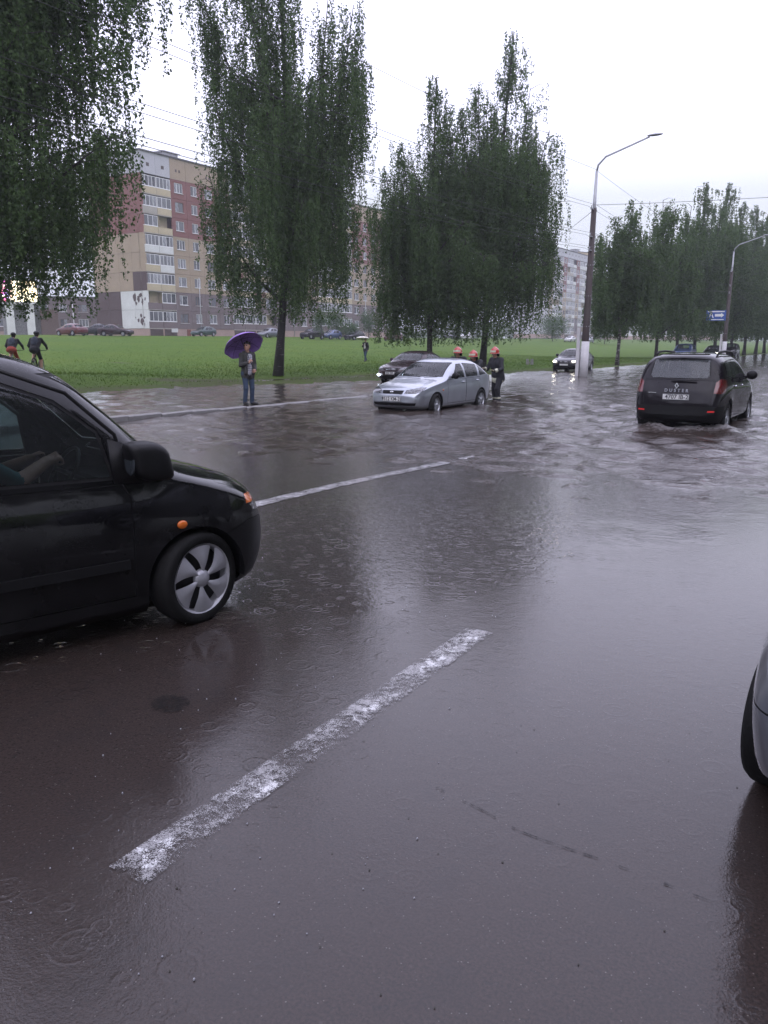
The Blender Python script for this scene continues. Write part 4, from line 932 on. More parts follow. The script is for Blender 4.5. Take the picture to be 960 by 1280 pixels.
    def mirrors(s, sx, z, w, size=(.11, .10, .17), mat=None, x=None):
        for sg in (1, -1):
            mb = MB(); mb.smooth = True; mb.sphere((sg*(w+size[0]*.9), s.L/2-sx, z+.02), (size[0], size[1]*.6, size[2]*.5), 14, 9); mb.tube([(sg*(w-.04), s.L/2-sx-.0, z-.03), (sg*(w+.06), s.L/2-sx, z-.01)], [.035, .03], 8); mb.build('mirror', mat or s.paint, s.root)
    def handle(s, sx, z, w, mat=None):
        for sg in (1, -1): mb = MB(); mb.smooth = True; mb.sphere((sg*w, s.L/2-sx, z), (.022, .095, .022), 10, 6); mb.build('door_handle', mat or s.paint, s.root)
    def text(s, txt, size, loc, rot, mat, name='lettering', spacing=1.0, parent=None, bold=.0):
        cu = bpy.data.curves.new('txt', 'FONT'); cu.body = txt; cu.size = size; cu.align_x = 'CENTER'; cu.align_y = 'CENTER'; cu.extrude = .0015; cu.space_character = spacing; cu.offset = bold
        ob = bpy.data.objects.new('txt', cu); COL.objects.link(ob); dg = bpy.context.evaluated_depsgraph_get(); me = bpy.data.meshes.new_from_object(ob.evaluated_get(dg)); bpy.data.objects.remove(ob)
        me.materials.clear(); o = link(name, me, mat, parent or s.root); o.location = loc; o.rotation_euler = rot; return o
    def plate_(s, z, y, front, txt, wd=.52):
        mb = MB(); d = .012 if front else -.012; mb.box((0, y, z), (wd, .012, .112)); p = mb.build('number_plate', 'plate', s.root)
        mb = MB()
        for q in (-1, 1): mb.box((0, y+d*.52, z+q*.052), (wd, .004, .005)); mb.box((q*(wd/2-.003), y+d*.52, z), (.005, .004, .1))
        mb.build('plate_border', 'plate_ink', p)
        if txt: s.text(txt, .115, (0.02, y+d*.6, z-.002), (math.pi/2, 0, math.pi if front else 0), 'plate_ink', 'plate_number', 1.02, p, .002)
        return p
    def finish(s):
        if s.out:
            V = []; N = []; F = []
            for a, b, c in s.out:
                k = len(V); V += a; N += b; F += [[i+k for i in f] for f in c]
            tag(s._emit('panel_gaps', V, N, F, 'seam', s.root), kind='stuff')
        bm = s.bm; bmesh.ops.delete(bm, geom=[v for v in bm.verts if not v.link_faces], context='VERTS'); bm.verts.index_update()
        N = [tuple(v[s.nl].normalized()) for v in bm.verts]; me = bpy.data.meshes.new('body'); bm.to_mesh(me); bm.free(); me.polygons.foreach_set('use_smooth', [True]*len(me.polygons)); me.update(); me.normals_split_custom_set_from_vertices(N)
        s.body = link('body', me, s.paint, s.root); return s.root
HATCH = dict(L=4.2, wr=.295, wheels=(.84, 3.33), cabin=(1.3, 3.6), track=.83, bow=(.20, .12),
    zt=[(0, .55), (.03, .62), (.08, .685), (.16, .73), (.5, .82), (.95, .90), (1.18, .945), (1.32, 1.0), (1.7, 1.235), (2.0, 1.375), (2.3, 1.43), (2.7, 1.44), (3.1, 1.41), (3.5, 1.30), (3.85, 1.10), (4.0, 1.01), (4.12, .95), (4.17, .80), (4.2, .62)],
    zs=[(0, .50), (.05, .585), (.12, .65), (.4, .74), (1.0, .83), (1.3, .865), (2, .90), (3, .93), (3.6, .95), (4.0, .94), (4.12, .88), (4.2, .58)],
    zb=[(0, .40), (.04, .30), (.12, .23), (.5, .19), (3.7, .19), (4.05, .27), (4.2, .40)],
    w=[(0, .62), (.05, .70), (.15, .765), (.4, .81), (.9, .835), (1.5, .84), (3.2, .84), (3.8, .81), (4.1, .74), (4.2, .66)])
def std_glass(c, fw, side_w, rw, mat='car_glass', rmat=None, seam=.018):
    c.cut('windscreen', 'f', fw, mat, both=False, seam=seam, cond=lambda q, n: q.z > fw[0][1]-.02 and n.z > .2)
    if rw: c.cut('rear_window', 'r', rw, rmat or mat, both=False, seam=seam, cond=lambda q, n: q.z > min(p[1] for p in rw)-.02 and n.y < -.2)
    for w_ in side_w: c.cut('side_window', 'y', w_, mat, seam=seam, cond=lambda q, n: q.z > min(p[1] for p in w_)-.02)

# ---- silver hatchback, broken down in the flood
SROAD = float(road_z(-11.4, 21))
def silver_car():
    c = Car('hatchback_car', HATCH, 'silver hatchback stalled in the flood with firefighters pushing at its rear', (-10.87, 20.0, SROAD-.01), 181, 'paint_silver'); c.root.scale = (1.03, 1.05, 1.02)
    std_glass(c, [(-.67, .985), (.67, .985), (.575, 1.345), (-.575, 1.345)], [[(1.66, .935), (2.36, .945), (2.36, 1.31), (2.13, 1.30)], [(2.46, .95), (3.12, .965), (3.18, 1.28), (2.46, 1.325)], [(3.24, .97), (3.68, 1.005), (3.27, 1.265)]], [(-.52, 1.05), (.52, 1.05), (.46, 1.34), (-.46, 1.34)])
    c.arches(.335)
    c.cut('headlight', 'f', [(.34, .60), (.62, .61), (.74, .66), (.74, .755), (.62, .755), (.36, .69)], 'lamp_lens', seam=.006)
    c.cut('grille', 'f', [(-.29, .60), (.29, .60), (.31, .685), (-.31, .685)], 'trim', both=False, seam=.008, seam_mat='seam', push=-.01)
    c.cut('lower_intake', 'f', [(-.60, .30), (.60, .30), (.64, .375), (-.64, .375)], 'trim', both=False, push=-.01)
    c.cut('front_door', 'y', [(1.40, .30), (2.41, .30), (2.41, .925), (1.40, .915)], c.paint, seam=.008); c.cut('rear_door', 'y', [(2.42, .30), (3.0, .30), (3.18, .60), (3.25, .94), (2.42, .925)], c.paint, seam=.008)
    c.cut('bonnet', 't', [(-.60, .22), (.60, .22), (.66, 1.12), (-.66, 1.12)], c.paint, seam=.006, cond=lambda q, n: q.z < 1.0)
    c.cut('tail_light', 'r', [(.52, .72), (.76, .72), (.76, .95), (.56, .95)], 'tail_red', seam=.006)
    c.wheels_('alloy', 8, n_sp=6); c.interior(); c.mirrors(1.68, .99, .80, mat='trim'); c.handle(2.25, .83, .842); c.handle(3.07, .845, .842)
    L2 = c.L/2
    for k in range(4): mb = MB(); mb.box((0, L2+.004-.01, .615+k*.02), (.54, .01, .007)); mb.build('grille_slat', 'trim', c.root)
    mb = MB(); mb.smooth = True; mb.sphere((0, L2+.0, .645), (.06, .012, .03), 16, 8); mb.build('emblem', 'chrome', c.root)
    c.plate_(.47, L2+.008, True, '9512 KM-2')
    mb = MB(); mb.smooth = True; mb.sphere((.835, L2-1.15, .66), (.012, .035, .02)); mb.sphere((-.835, L2-1.15, .66), (.012, .035, .02)); mb.build('side_repeater', 'amber', c.root)
    for sg in (-.25, .25): mb = MB(); mb.tube([(sg, L2-1.16, .965), (sg-.35, L2-1.22, .985)], .008, 4); mb.build('wiper', 'trim', c.root)
    c.finish()
silver_car()

# ---- dark SUV driving away
SUV = dict(L=4.32, wr=.345, wheels=(.82, 3.50), cabin=(1.25, 4.0), track=.87, rim=.62, bow=(.18, .10), tumble=.24, n=(2.4, 5.2), wb=.955, crown=.03,
    zt=[(0, .70), (.04, .80), (.1, .90), (.25, .97), (.9, 1.06), (1.15, 1.10), (1.3, 1.17), (1.75, 1.46), (2.05, 1.575), (2.5, 1.625), (3.2, 1.63), (3.7, 1.60), (3.95, 1.53), (4.08, 1.30), (4.18, 1.06), (4.24, .98), (4.28, .84), (4.32, .66)],
    zs=[(0, .62), (.05, .74), (.15, .83), (.5, .92), (1.2, 1.01), (2, 1.05), (3, 1.07), (3.8, 1.08), (4.1, 1.02), (4.2, .94), (4.28, .78), (4.32, .60)],
    zb=[(0, .44), (.05, .34), (.14, .27), (.5, .25), (3.8, .25), (4.15, .33), (4.32, .44)],
    w=[(0, .66), (.05, .75), (.15, .82), (.4, .87), (.9, .895), (1.6, .90), (3.0, .90), (3.6, .91), (4.0, .885), (4.2, .84), (4.3, .78), (4.32, .74)])
def suv_car():
    c = Car('suv_car', SUV, 'black SUV with a roof rack driving away through deep water', (-3.70, 19.5, float(road_z(-3.7, 19.5))-.03), 1.0, 'paint_plum'); c.root.scale = (1.02, 1.0, 1.045)
    std_glass(c, [(-.60, 1.13), (.60, 1.13), (.54, 1.54), (-.54, 1.54)], [[(1.55, 1.08), (2.25, 1.09), (2.25, 1.50), (1.98, 1.48)], [(2.36, 1.09), (3.08, 1.10), (3.08, 1.50), (2.36, 1.51)], [(3.18, 1.12), (3.72, 1.19), (3.62, 1.47), (3.18, 1.495)]], [(-.60, 1.14), (.60, 1.14), (.55, 1.525), (-.55, 1.525)], rmat='rear_glass', mat='car_glass')
    c.arches(.40)
    c.cut('tail_light', 'r', [(.69, .86), (.88, .86), (.90, 1.12), (.78, 1.15), (.70, 1.08)], 'tail_red', seam=.008)
    c.cut('rear_reflector', 'r', [(.62, .505), (.75, .51), (.75, .54), (.62, .535)], 'reflector_glow')  # unlit reflector: faint emission stands in for the light it throws back
    c.cut('rear_bumper', 'r', [(-.95, .26), (.95, .26), (.95, .62), (-.95, .62)], 'trim', both=False, seam=.006, push=.004)
    c.cut('tailgate', 'r', [(-.66, .63), (.66, .63), (.68, 1.12), (-.68, 1.12)], c.paint, both=False, seam=.008)
    c.cut('headlight', 'f', [(.42, .74), (.80, .76), (.80, .92), (.44, .86)], 'lamp_lens', seam=.006); c.cut('grille', 'f', [(-.40, .66), (.40, .66), (.40, .80), (-.40, .80)], 'trim', both=False)
    c.cut('front_door', 'y', [(1.30, .36), (2.30, .36), (2.30, 1.07), (1.30, 1.04)], c.paint, seam=.008); c.cut('rear_door', 'y', [(2.31, .36), (3.0, .36), (3.14, .66), (3.14, 1.085), (2.31, 1.075)], c.paint, seam=.008)
    c.wheels_('alloy', 0, n_sp=5); c.interior(); c.mirrors(1.50, 1.13, .86, (.12, .12, .20), 'trim'); c.handle(2.18, .96, .90, 'chrome'); c.handle(3.0, .97, .905, 'chrome')
    L2 = c.L/2
    for sg in (1, -1):
        mb = MB(); mb.tube([(sg*.60, L2-1.98, 1.55), (sg*.605, L2-2.12, 1.635), (sg*.61, L2-2.9, 1.665), (sg*.605, L2-3.5, 1.65), (sg*.60, L2-3.68, 1.56)], [.02, .024, .024, .024, .02], 8); mb.build('roof_rail', 'trim', c.root)
    mb = MB(); mb.smooth = True; mb.prism([(-.16, 1.115), (.0, 1.128), (.36, 1.12), (.36, 1.105), (0, 1.105)], -L2+.10, -L2+.13, 'y'); mb.build('rear_wiper', 'trim', c.root)
    mb = MB(); mb.box((0, -L2+.33, 1.615), (1.05, .12, .022)); mb.build('roof_spoiler', c.paint, c.root)
    c.plate_(.79, -L2-.004, False, '4707 IB-2'); yl = -L2+.045
    c.text('DUSTER', .085, (0, -L2+.012, .915), (math.pi/2-.08, 0, 0), 'alloy', 'badge', 1.75, None, .002)
    mb = MB(); ro = [(0, 1.07), (.042, 1.01), (0, .95), (-.042, 1.01)]; ri = [(0, 1.045), (.022, 1.01), (0, .975), (-.022, 1.01)]
    for k in range(4): a, b, c2, d = ro[k], ro[(k+1) % 4], ri[(k+1) % 4], ri[k]; mb.prism([a, b, c2, d], -L2+.055, -L2+.02, 'y')
    mb.build('emblem', 'chrome', c.root)
    mb = MB(); mb.box((-.48, -L2+.03, .865), (.16, .006, .012)); mb.build('badge', 'chrome', c.root)
    c.finish()
suv_car()

# ---- saloons with headlights on
SALOON = dict(L=4.5, wr=.305, wheels=(.85, 3.45), cabin=(1.35, 3.8), track=.84, bow=(.22, .14), tumble=.30,
    zt=[(0, .58), (.03, .64), (.08, .70), (.2, .76), (.6, .86), (1.1, .94), (1.3, .98), (1.45, 1.05), (1.85, 1.28), (2.15, 1.39), (2.5, 1.425), (2.9, 1.41), (3.3, 1.30), (3.7, 1.10), (3.9, 1.03), (4.3, 1.0), (4.42, .93), (4.47, .80), (4.5, .64)],
    zs=[(0, .52), (.05, .60), (.12, .66), (.4, .76), (1.1, .87), (1.4, .90), (2.2, .93), (3.2, .96), (4.0, .96), (4.35, .92), (4.5, .60)],
    zb=[(0, .40), (.04, .30), (.12, .23), (.5, .19), (4.0, .19), (4.35, .27), (4.5, .40)],
    w=[(0, .62), (.05, .71), (.15, .78), (.4, .83), (.9, .865), (1.6, .875), (3.4, .87), (4.0, .84), (4.4, .77), (4.5, .68)])
def saloon_car(label, loc, heading, mat, lit, fog, plate, seed, group=None, detail=True, spec=SALOON, name='saloon_car'):
    c = Car(name, spec, label, loc, heading, mat, group, ns=60)
    std_glass(c, [(-.69, 1.02), (.69, 1.02), (.60, 1.34), (-.60, 1.34)], [[(1.76, .965), (2.5, .975), (2.5, 1.30), (2.22, 1.295)], [(2.6, .98), (3.25, .99), (3.25, 1.235), (2.95, 1.305), (2.6, 1.315)], [(3.31, 1.0), (3.58, 1.01), (3.31, 1.20)]], [(-.55, 1.06), (.55, 1.06), (.5, 1.30), (-.5, 1.30)])
    c.arches(.345)
    c.cut('headlight', 'f', [(.38, .62), (.70, .63), (.80, .68), (.80, .77), (.66, .775), (.40, .71)], 'lamp_lens', seam=.006)
    c.cut('grille', 'f', [(-.30, .56) if not fog else (-.34, .62), (.30, .56) if not fog else (.34, .62), (.30, .715), (-.30, .715)], 'trim', both=False, push=-.008)
    c.cut('lower_intake', 'f', [(-.56, .28), (.56, .28), (.60, .40), (-.60, .40)], 'trim', both=False, push=-.008)
    c.cut('front_door', 'y', [(1.45, .30), (2.54, .30), (2.54, .955), (1.45, .935)], c.paint, seam=.008); c.cut('rear_door', 'y', [(2.55, .30), (3.1, .30), (3.28, .62), (3.36, .97), (2.55, .955)], c.paint, seam=.008)
    c.cut('bonnet', 't', [(-.62, .24), (.62, .24), (.68, 1.25), (-.68, 1.25)], c.paint, seam=.006, cond=lambda q, n: q.z < 1.02)
    c.cut('tail_light', 'r', [(.50, .72), (.80, .72), (.80, .92), (.54, .92)], 'tail_red', seam=.006)
    c.wheels_('alloy', 4, n_sp=5); c.interior(); c.mirrors(1.78, 1.02, .83)
    L2 = c.L/2
    for sg in (1, -1):
        if lit: mb = MB(); mb.smooth = True; mb.sphere((sg*.58, L2-.03, .695), (.105, .05, .055), 14, 8); mb.build('lamp_bulb', 'head_lit', c.root)
        if fog: mb = MB(); mb.smooth = True; mb.sphere((sg*.60, L2-.01, .42), (.075, .04, .055), 14, 8); mb.build('fog_lamp', 'fog_lit', c.root)
    mb = MB(); mb.smooth = True
    for k in range(4): mb.box((0, L2+.003, .64+k*.022), (.52, .01, .006))
    mb.build('grille_bars', 'chrome', c.root)
    c.plate_(.50, L2+.01, True, plate)
    for sg in (-.25, .25): mb = MB(); mb.tube([(sg, L2-1.28, 1.0), (sg-.35, L2-1.34, 1.02)], .008, 4); mb.build('wiper', 'trim', c.root)
    c.finish(); return c
p = at_z(503, 480, -.12)
saloon_car('dark maroon saloon with fog lamps lit, waiting behind the silver hatchback', (-18.75, 32.6, -.13), 178, 'paint_maroon', False, True, '1846 BM-2', 1)
p = at_z(712, 468, -.12); saloon_car('black saloon with bright headlights passing behind the near lamp post', (-17.0, 49.6, -.14), 176, 'paint_navy', True, False, '', 2)

# ---- black compact MPV in the foreground
MPV = dict(L=3.95, wr=.292, wheels=(.70, 3.2), cabin=(.66, 3.6), track=.838, rim=.77, bow=(.24, .10), tumble=.24, n=(2.3, 5.0), wb=.97, crown=.03,
    zt=[(0, .62), (.02, .68), (.06, .745), (.12, .80), (.3, .88), (.5, .945), (.66, 1.0), (.76, 1.06), (.95, 1.22), (1.1, 1.36), (1.38, 1.58), (1.6, 1.66), (1.9, 1.71), (2.4, 1.73), (3.2, 1.69), (3.6, 1.60), (3.8, 1.3), (3.88, 1.02), (3.92, .85), (3.95, .66)],
    zs=[(0, .54), (.04, .62), (.1, .69), (.3, .80), (.6, .89), (.9, .925), (1.5, .945), (3, .97), (3.7, .98), (3.88, .92), (3.95, .6)],
    zb=[(0, .38), (.03, .30), (.1, .21), (.4, .15), (.9, .12), (3.0, .12), (3.5, .16), (3.8, .26), (3.95, .38)],
    w=[(0, .60), (.04, .68), (.12, .755), (.3, .81), (.6, .838), (1.0, .845), (3.0, .845), (3.6, .81), (3.85, .74), (3.95, .66)])
HB = 18.0
def mpv_car():
    sp = MPV; L2 = sp['L']/2; h = R(HB); d = np.array([math.sin(h), math.cos(h)]); n = np.array([math.cos(h), -math.sin(h)])
    wc = np.array([-3.49, 3.43]); o = wc-n*.838-d*(L2-.70)
    c = Car('minivan_car', sp, 'black compact minivan passing close by with its wet side window and silver wheel cover', (float(o[0]), float(o[1]), -.012), HB, 'paint_black', ns=110)
    c.cut('windscreen', 'f', [(-.62, 1.04), (.62, 1.04), (.56, 1.56), (-.56, 1.56)], 'car_glass', both=False, seam=.02, cond=lambda q, n_: q.z > 1.0 and n_.z > .2)
    c.cut('side_window', 'y', [(1.18, .965), (2.10, .985), (2.10, 1.605), (1.84, 1.58), (1.44, 1.42), (1.23, 1.24)], 'car_glass_dark', seam=.02, cond=lambda q, n_: q.z > .93)
    c.cut('side_window', 'y', [(2.2, .985), (3.1, 1.0), (3.1, 1.56), (2.2, 1.58)], 'car_glass_dark', seam=.02, cond=lambda q, n_: q.z > .93)
    c.cut('rear_window', 'r', [(-.55, 1.1), (.55, 1.1), (.5, 1.55), (-.5, 1.55)], 'car_glass', both=False, seam=.02, cond=lambda q, n_: q.z > 1.05)
    c.arches(.328, .48)
    c.cut('corner_indicator', 'y', [(.185, .70), (.30, .70), (.30, .765), (.185, .755)], 'amber', seam=.004)
    c.cut('headlight', 'f', [(.36, .62), (.70, .64), (.74, .75), (.44, .74)], 'lamp_lens', seam=.006)
    c.cut('bumper', 'y', [(-.1, .17), (.48, .17), (.48, .55), (.30, .60), (-.1, .60)], 'trim', seam=.006)
    c.cut('front_door', 'y', [(1.10, .26), (2.15, .26), (2.15, .955), (1.14, .94), (1.10, .86)], c.paint, seam=.008); c.cut('rear_door', 'y', [(2.16, .26), (2.8, .26), (3.0, .6), (3.12, .975), (2.16, .96)], c.paint, seam=.008)
    c.cut('bonnet', 't', [(-.60, .20), (.60, .20), (.70, .80), (-.70, .80)], c.paint, seam=.006, cond=lambda q, n_: q.z < 1.02)
    c.wheels_('cover', 14); c.interior(); c.handle(2.02, .86, .85, 'trim')
    for sg in (1, -1):
        mb = MB(); mb.smooth = True; y = L2-1.0
        mb.prism([(y+.06, .93), (y-.19, .945), (y-.21, 1.20), (y-.10, 1.16), (y+.02, 1.02)], sg*.79, sg*.825, 'x'); mb.build('mirror_base', 'trim', c.root)
        mb = MB(); mb.smooth = True; n_ = len(mb.v); mb.sphere((0, 0, 0), (1, 1, 1), 28, 18); mb.v[n_:] = [(sg*.91+.105*math.copysign(abs(a_)**.55, a_), y-.02+.115*math.copysign(abs(b_)**.6, b_)-.05*c_, 1.07+.115*math.copysign(abs(c_)**.6, c_)) for a_, b_, c_ in mb.v[n_:]]; mb.tube([(sg*.80, y+.02, 1.0), (sg*.90, y+.02, 1.03)], [.06, .07], 10); mr_ = mb.build('mirror', 'trim', c.root)
        mb = MB(); mb.smooth = True; mb.sphere((sg*.91, y-.130, 1.07), (.075, .008, .075), 16, 8); mb.build('mirror_glass', 'dark_mirror', mr_)
        mb = MB(); mb.smooth = True; mb.sphere((sg*.842, L2-.80, .655), (.016, .034, .026), 14, 8); mb.build('side_repeater', 'amber', c.root)
        mb = MB(); mb.box((sg*.846, L2-1.63, .47), (.024, .98, .055)); mb.box((sg*.846, L2-2.62, .48), (.024, .92, .055)); mb.build('side_moulding', 'trim', c.root)
        mb = MB(); mb.tube([(sg*.80, L2-1.10, .985), (sg*.79, L2-1.16, 1.22), (sg*.745, L2-1.40, 1.46), (sg*.70, L2-1.8, 1.62)], .012, 6); mb.build('gutter', 'trim', c.root)
    c.finish(); return c
MPVC = mpv_car()

# ---- grey car at the right, only its corner in view
g0 = at_z(941, 975, 0.0)
def grey_car():
    hd = 180.0; sp = dict(HATCH, bow=(.07, .12), track=.835, zb=[(0, .46), (.04, .38), (.12, .33), (.5, .30), (3.7, .19), (4.05, .27), (4.2, .40)], w=[(0, .70), (.05, .77), (.15, .815), (.4, .838), (.9, .84), (1.5, .84), (3.2, .84), (3.8, .81), (4.1, .74), (4.2, .66)]); x = float(g0[0])+.80+.045; y = float(g0[1])+.05
    c = Car('hatchback_car', sp, 'grey hatchback standing close on the asphalt, only its front corner and turned wheel showing', (x, y-.84+2.1, -.0), hd, 'paint_grey')
    std_glass(c, [(-.67, .985), (.67, .985), (.575, 1.345), (-.575, 1.345)], [[(1.66, .935), (2.36, .945), (2.36, 1.31), (2.13, 1.30)], [(2.46, .95), (3.12, .965), (3.18, 1.28), (2.46, 1.325)]], [(-.52, 1.05), (.52, 1.05), (.46, 1.34), (-.46, 1.34)])
    c.arches(.335); c.cut('tail_light', 'r', [(.52, .72), (.76, .72), (.76, .95), (.56, .95)], 'tail_red', seam=.006)
    c.cut('rear_bumper', 'y', [(3.66, .18), (4.3, .18), (4.3, .60), (3.66, .60)], c.paint, seam=.006)
    c.cut('front_bumper', 'y', [(-.1, .18), (.52, .18), (.52, .56), (-.1, .60)], c.paint, seam=.006); c.cut('headlight', 'f', [(.34, .60), (.62, .61), (.74, .66), (.74, .755), (.62, .755), (.36, .69)], 'lamp_lens', seam=.006)
    c.wheels_('alloy', -10); c.interior(); c.finish()
grey_car()

# ---- far and parked cars: low detail shells with windows, wheels and lamps
_pk = {}
def parked(kind, label, u, dep, heading, mat, z=None, lit=False, group='cars parked before the apartment block'):
    sp = {'hatch': HATCH, 'saloon': SALOON, 'suv': SUV}[kind]; p = at_d(u, 430, dep); zz = float(lawn_z(p[0], p[1])) if z is None else z
    loc = (float(p[0]), float(p[1]), zz)
    if (kind, lit) in _pk:
        src = _pk[(kind, lit)]; o = copy_tree(src); o.location = loc; o.rotation_euler = (0, 0, -R(heading)); tag(o, label, 'car', group)
        for ch in o.children:
            if ch.name.startswith('body'): ch.material_slots[0].link = 'OBJECT'; ch.material_slots[0].material = M[mat]
        return o
    c = Car({'hatch': 'hatchback_car', 'saloon': 'saloon_car', 'suv': 'suv_car'}[kind], sp, label, loc, heading, mat, group, ns=40)
    s_ = sp['L']/4.2; zt_ = max(q[1] for q in sp['zt']); zbelt = float(pchip(sp['zs'])(2.2))+.03; zf = zt_-.11
    c.cut('windscreen', 'f', [(-.56, zbelt+.06), (.56, zbelt+.06), (.5, zf), (-.5, zf)], 'car_glass', both=False, cond=lambda q, n: q.z > zbelt and n.z > .2)
    c.cut('rear_window', 'r', [(-.52, zbelt+.1), (.52, zbelt+.1), (.46, zf-.02), (-.46, zf-.02)], 'car_glass', both=False, cond=lambda q, n: q.z > zbelt)
    a0 = 1.62*s_; c.cut('side_window', 'y', [(a0+.05, zbelt), (2.35*s_, zbelt), (2.35*s_, zf-.02), (a0+.5, zf-.02)], 'car_glass_dark', cond=lambda q, n: q.z > zbelt-.02)
    c.cut('side_window', 'y', [(2.45*s_, zbelt), (3.2*s_, zbelt+.02), (3.1*s_, zf-.04), (2.45*s_, zf-.02)], 'car_glass_dark', cond=lambda q, n: q.z > zbelt-.02)
    dz = .14 if kind == 'suv' else 0.0
    c.arches(sp['wr']+.045); c.cut('headlight', 'f', [(.36, .62+dz), (.74, .64+dz), (.74, .73+dz), (.38, .71+dz)], 'head_lit' if lit else 'lamp_lens')
    c.cut('tail_light', 'r', [(.54, .72), (.78, .72), (.78, .9), (.56, .9)], 'tail_red'); c.wheels_('alloy', 0, n_sp=5); c.interior(); c.finish(); _pk[(kind, lit)] = c.root; return c.root
parked('saloon', 'dark red saloon parked on the lawn edge, bonnet towards the LED screen', 91, 97, 270, 'paint_red')
parked('hatch', 'black hatchback parked right behind the dark red saloon', 124, 103, 265, 'paint_navy')
parked('saloon', 'dark plum saloon parked by the corner of the white patched gable', 146, 100, 70, 'paint_maroon')
parked('hatch', 'dark green hatchback parked by the basement doors of the block', 255, 117, 180, 'paint_green')
parked('hatch', 'dark grey hatchback parked behind the leaning birch trunk', 336, 121, 180, 'paint_grey')
parked('suv', 'black estate car parked beside the thin young tree', 390, 120, 180, 'paint_plum')
parked('hatch', 'blue hatchback parked in front of the round young tree', 414, 124, 180, 'paint_blue')
parked('hatch', 'dark saloon parked next to the low dark shrub', 443, 126, 180, 'paint_navy')
parked('hatch', 'small red car parked under the hanging birch strands', 492, 130, 180, 'paint_red')
for u_, m_, l_ in ((565, 'paint_grey', 'grey car parked far off behind the shorter weeping birch'), (583, 'paint_white', 'white car parked far off between the two birch trunks'), (712, 'paint_white', 'white car parked before the distant balcony building'), (735, 'paint_grey', 'silver grey car parked close to the near lamp post far behind')):
    parked('hatch', l_, u_, 165 if u_ < 600 else 190, 182, m_)
parked('suv', 'blue off-road car coming along the far flooded road', 856, 78, 178, 'paint_blue', z=-.1, group='cars on the far road')
parked('saloon', 'dark car with one bright headlight beside the second lamp post', 893, 84, 178, 'paint_navy', z=-.1, lit=True, group='cars on the far road')
parked('suv', 'dark car following on the far road right of the second lamp post', 913, 92, 178, 'paint_plum', z=-.1, group='cars on the far road')

# ------------------------------------------------------------------ lamp posts, wires, sign
simple('post_concrete', (0.045, 0.032, 0.030), 0.7, 0.3, 2, 0.4, 25, dirt=(0.11, 0.09, 0.08, .5)); simple('whitewash', (0.58, 0.57, 0.58), 0.7, 0.12, 3, 0.3, 30, dirt=(0.25, 0.23, 0.22, .6))
simple('galvanised', (0.36, 0.37, 0.39), 0.45, 0.15, 6, 0.1, metal=0.5); simple('cable', (0.02, 0.02, 0.022), 0.6); simple('sign_blue', (0.03, 0.09, 0.34), 0.4, 0.12, 4, 0); simple('sign_white', (0.75, 0.75, 0.72), 0.4, 0.06, 4, 0)
def lamp_post(loc, label, h=8.3, lean=.12):
    o = empty('lamp_post', loc, 0, label, 'lamp post', 'lamp posts along the road')
    mb = MB(); n = 8
    mb.prism([(-.15, 0), (.15, 0), (.15, .0), (.15, 0)], 0, 0) if False else None
    mb.tube([(0, 0, -.4), (lean*.2, 0, 2.0), (lean, 0, h)], [.20, .19, .135], 8); mb.build('post', 'post_concrete', o)
    mb = MB(); mb.tube([(0.0, 0, -.4), (0.03, 0, 1.85)], [.225, .215], 8); b = mb.build('painted_base', 'whitewash', o)
    mb = MB(); mb.box((-.30, -.10, 1.05), (.16, .16, 3.0)); mb.build('prop_stub', 'whitewash', o)
    mb = MB(); mb.tube([(lean, 0, h-1.2), (lean+.01, 0, h+.1), (lean+.04, 0, h+1.75)], [.09, .085, .06], 8)
    mb.tube([(lean+.04, 0, h+1.7), (lean+.10, 0, h+2.0), (lean+.45, 0, h+2.35), (lean+2.5, .0, h+3.0)], [.05, .048, .045, .04], 7); mb.build('bracket_arm', 'galvanised', o)
    mb = MB(); mb.smooth = True; mb.sphere((lean+2.75, 0, h+3.06), (.38, .12, .06), 14, 8); mb.build('lamp_head', 'galvanised', o)
    for zz in (h-.05, h-1.35, h-2.0):
        mb = MB(); mb.box((lean*.9, 0, zz), (.10, .8, .05))
        for q in (-.36, .36): mb.tube([(lean*.9, q, zz+.02), (lean*.9, q, zz+.16)], [.035, .03], 6)
        mb.build('cross_bar', 'galvanised', o)
    for zz in (2.6, 4.1, 5.6): mb = MB(); mb.smooth = True; mb.lathe([(.19-.008*zz, zz-.02), (.20-.008*zz, zz), (.19-.008*zz, zz+.02)], 10, c=(lean*zz/h, 0, 0)); mb.build('strap', 'galvanised', o)
    return o
P1 = (-13.55, 41.1); q = at_d(903, 449, 80); P2 = (-13.9, float(q[1]+ (q[0]+13.9)*0)); P2 = (-13.9, 83.5)
lamp_post((P1[0], P1[1], -.12), 'tall dark lamp post with whitewashed base standing in the flood before the black saloon')
lamp_post((P2[0], P2[1], -.12), 'far lamp post carrying the blue arrow sign')
lamp_post((-13.9, 127, -.1), 'most distant lamp post deep among the far birch crowns')
def wire(a, b, sag, r, name='overhead_wire', label='', group=None):
    a, b = np.array(a, float), np.array(b, float); t = np.linspace(0, 1, 19)[:, None]; p = a+(b-a)*t; p[:, 2] -= (4*sag*t*(1-t))[:, 0]
    mb = MB(); mb.tube(p.tolist(), r, 5); o = mb.build(name, 'cable'); tag(o, label, 'wire', group); return o
Z0 = -.12; k_ = 0
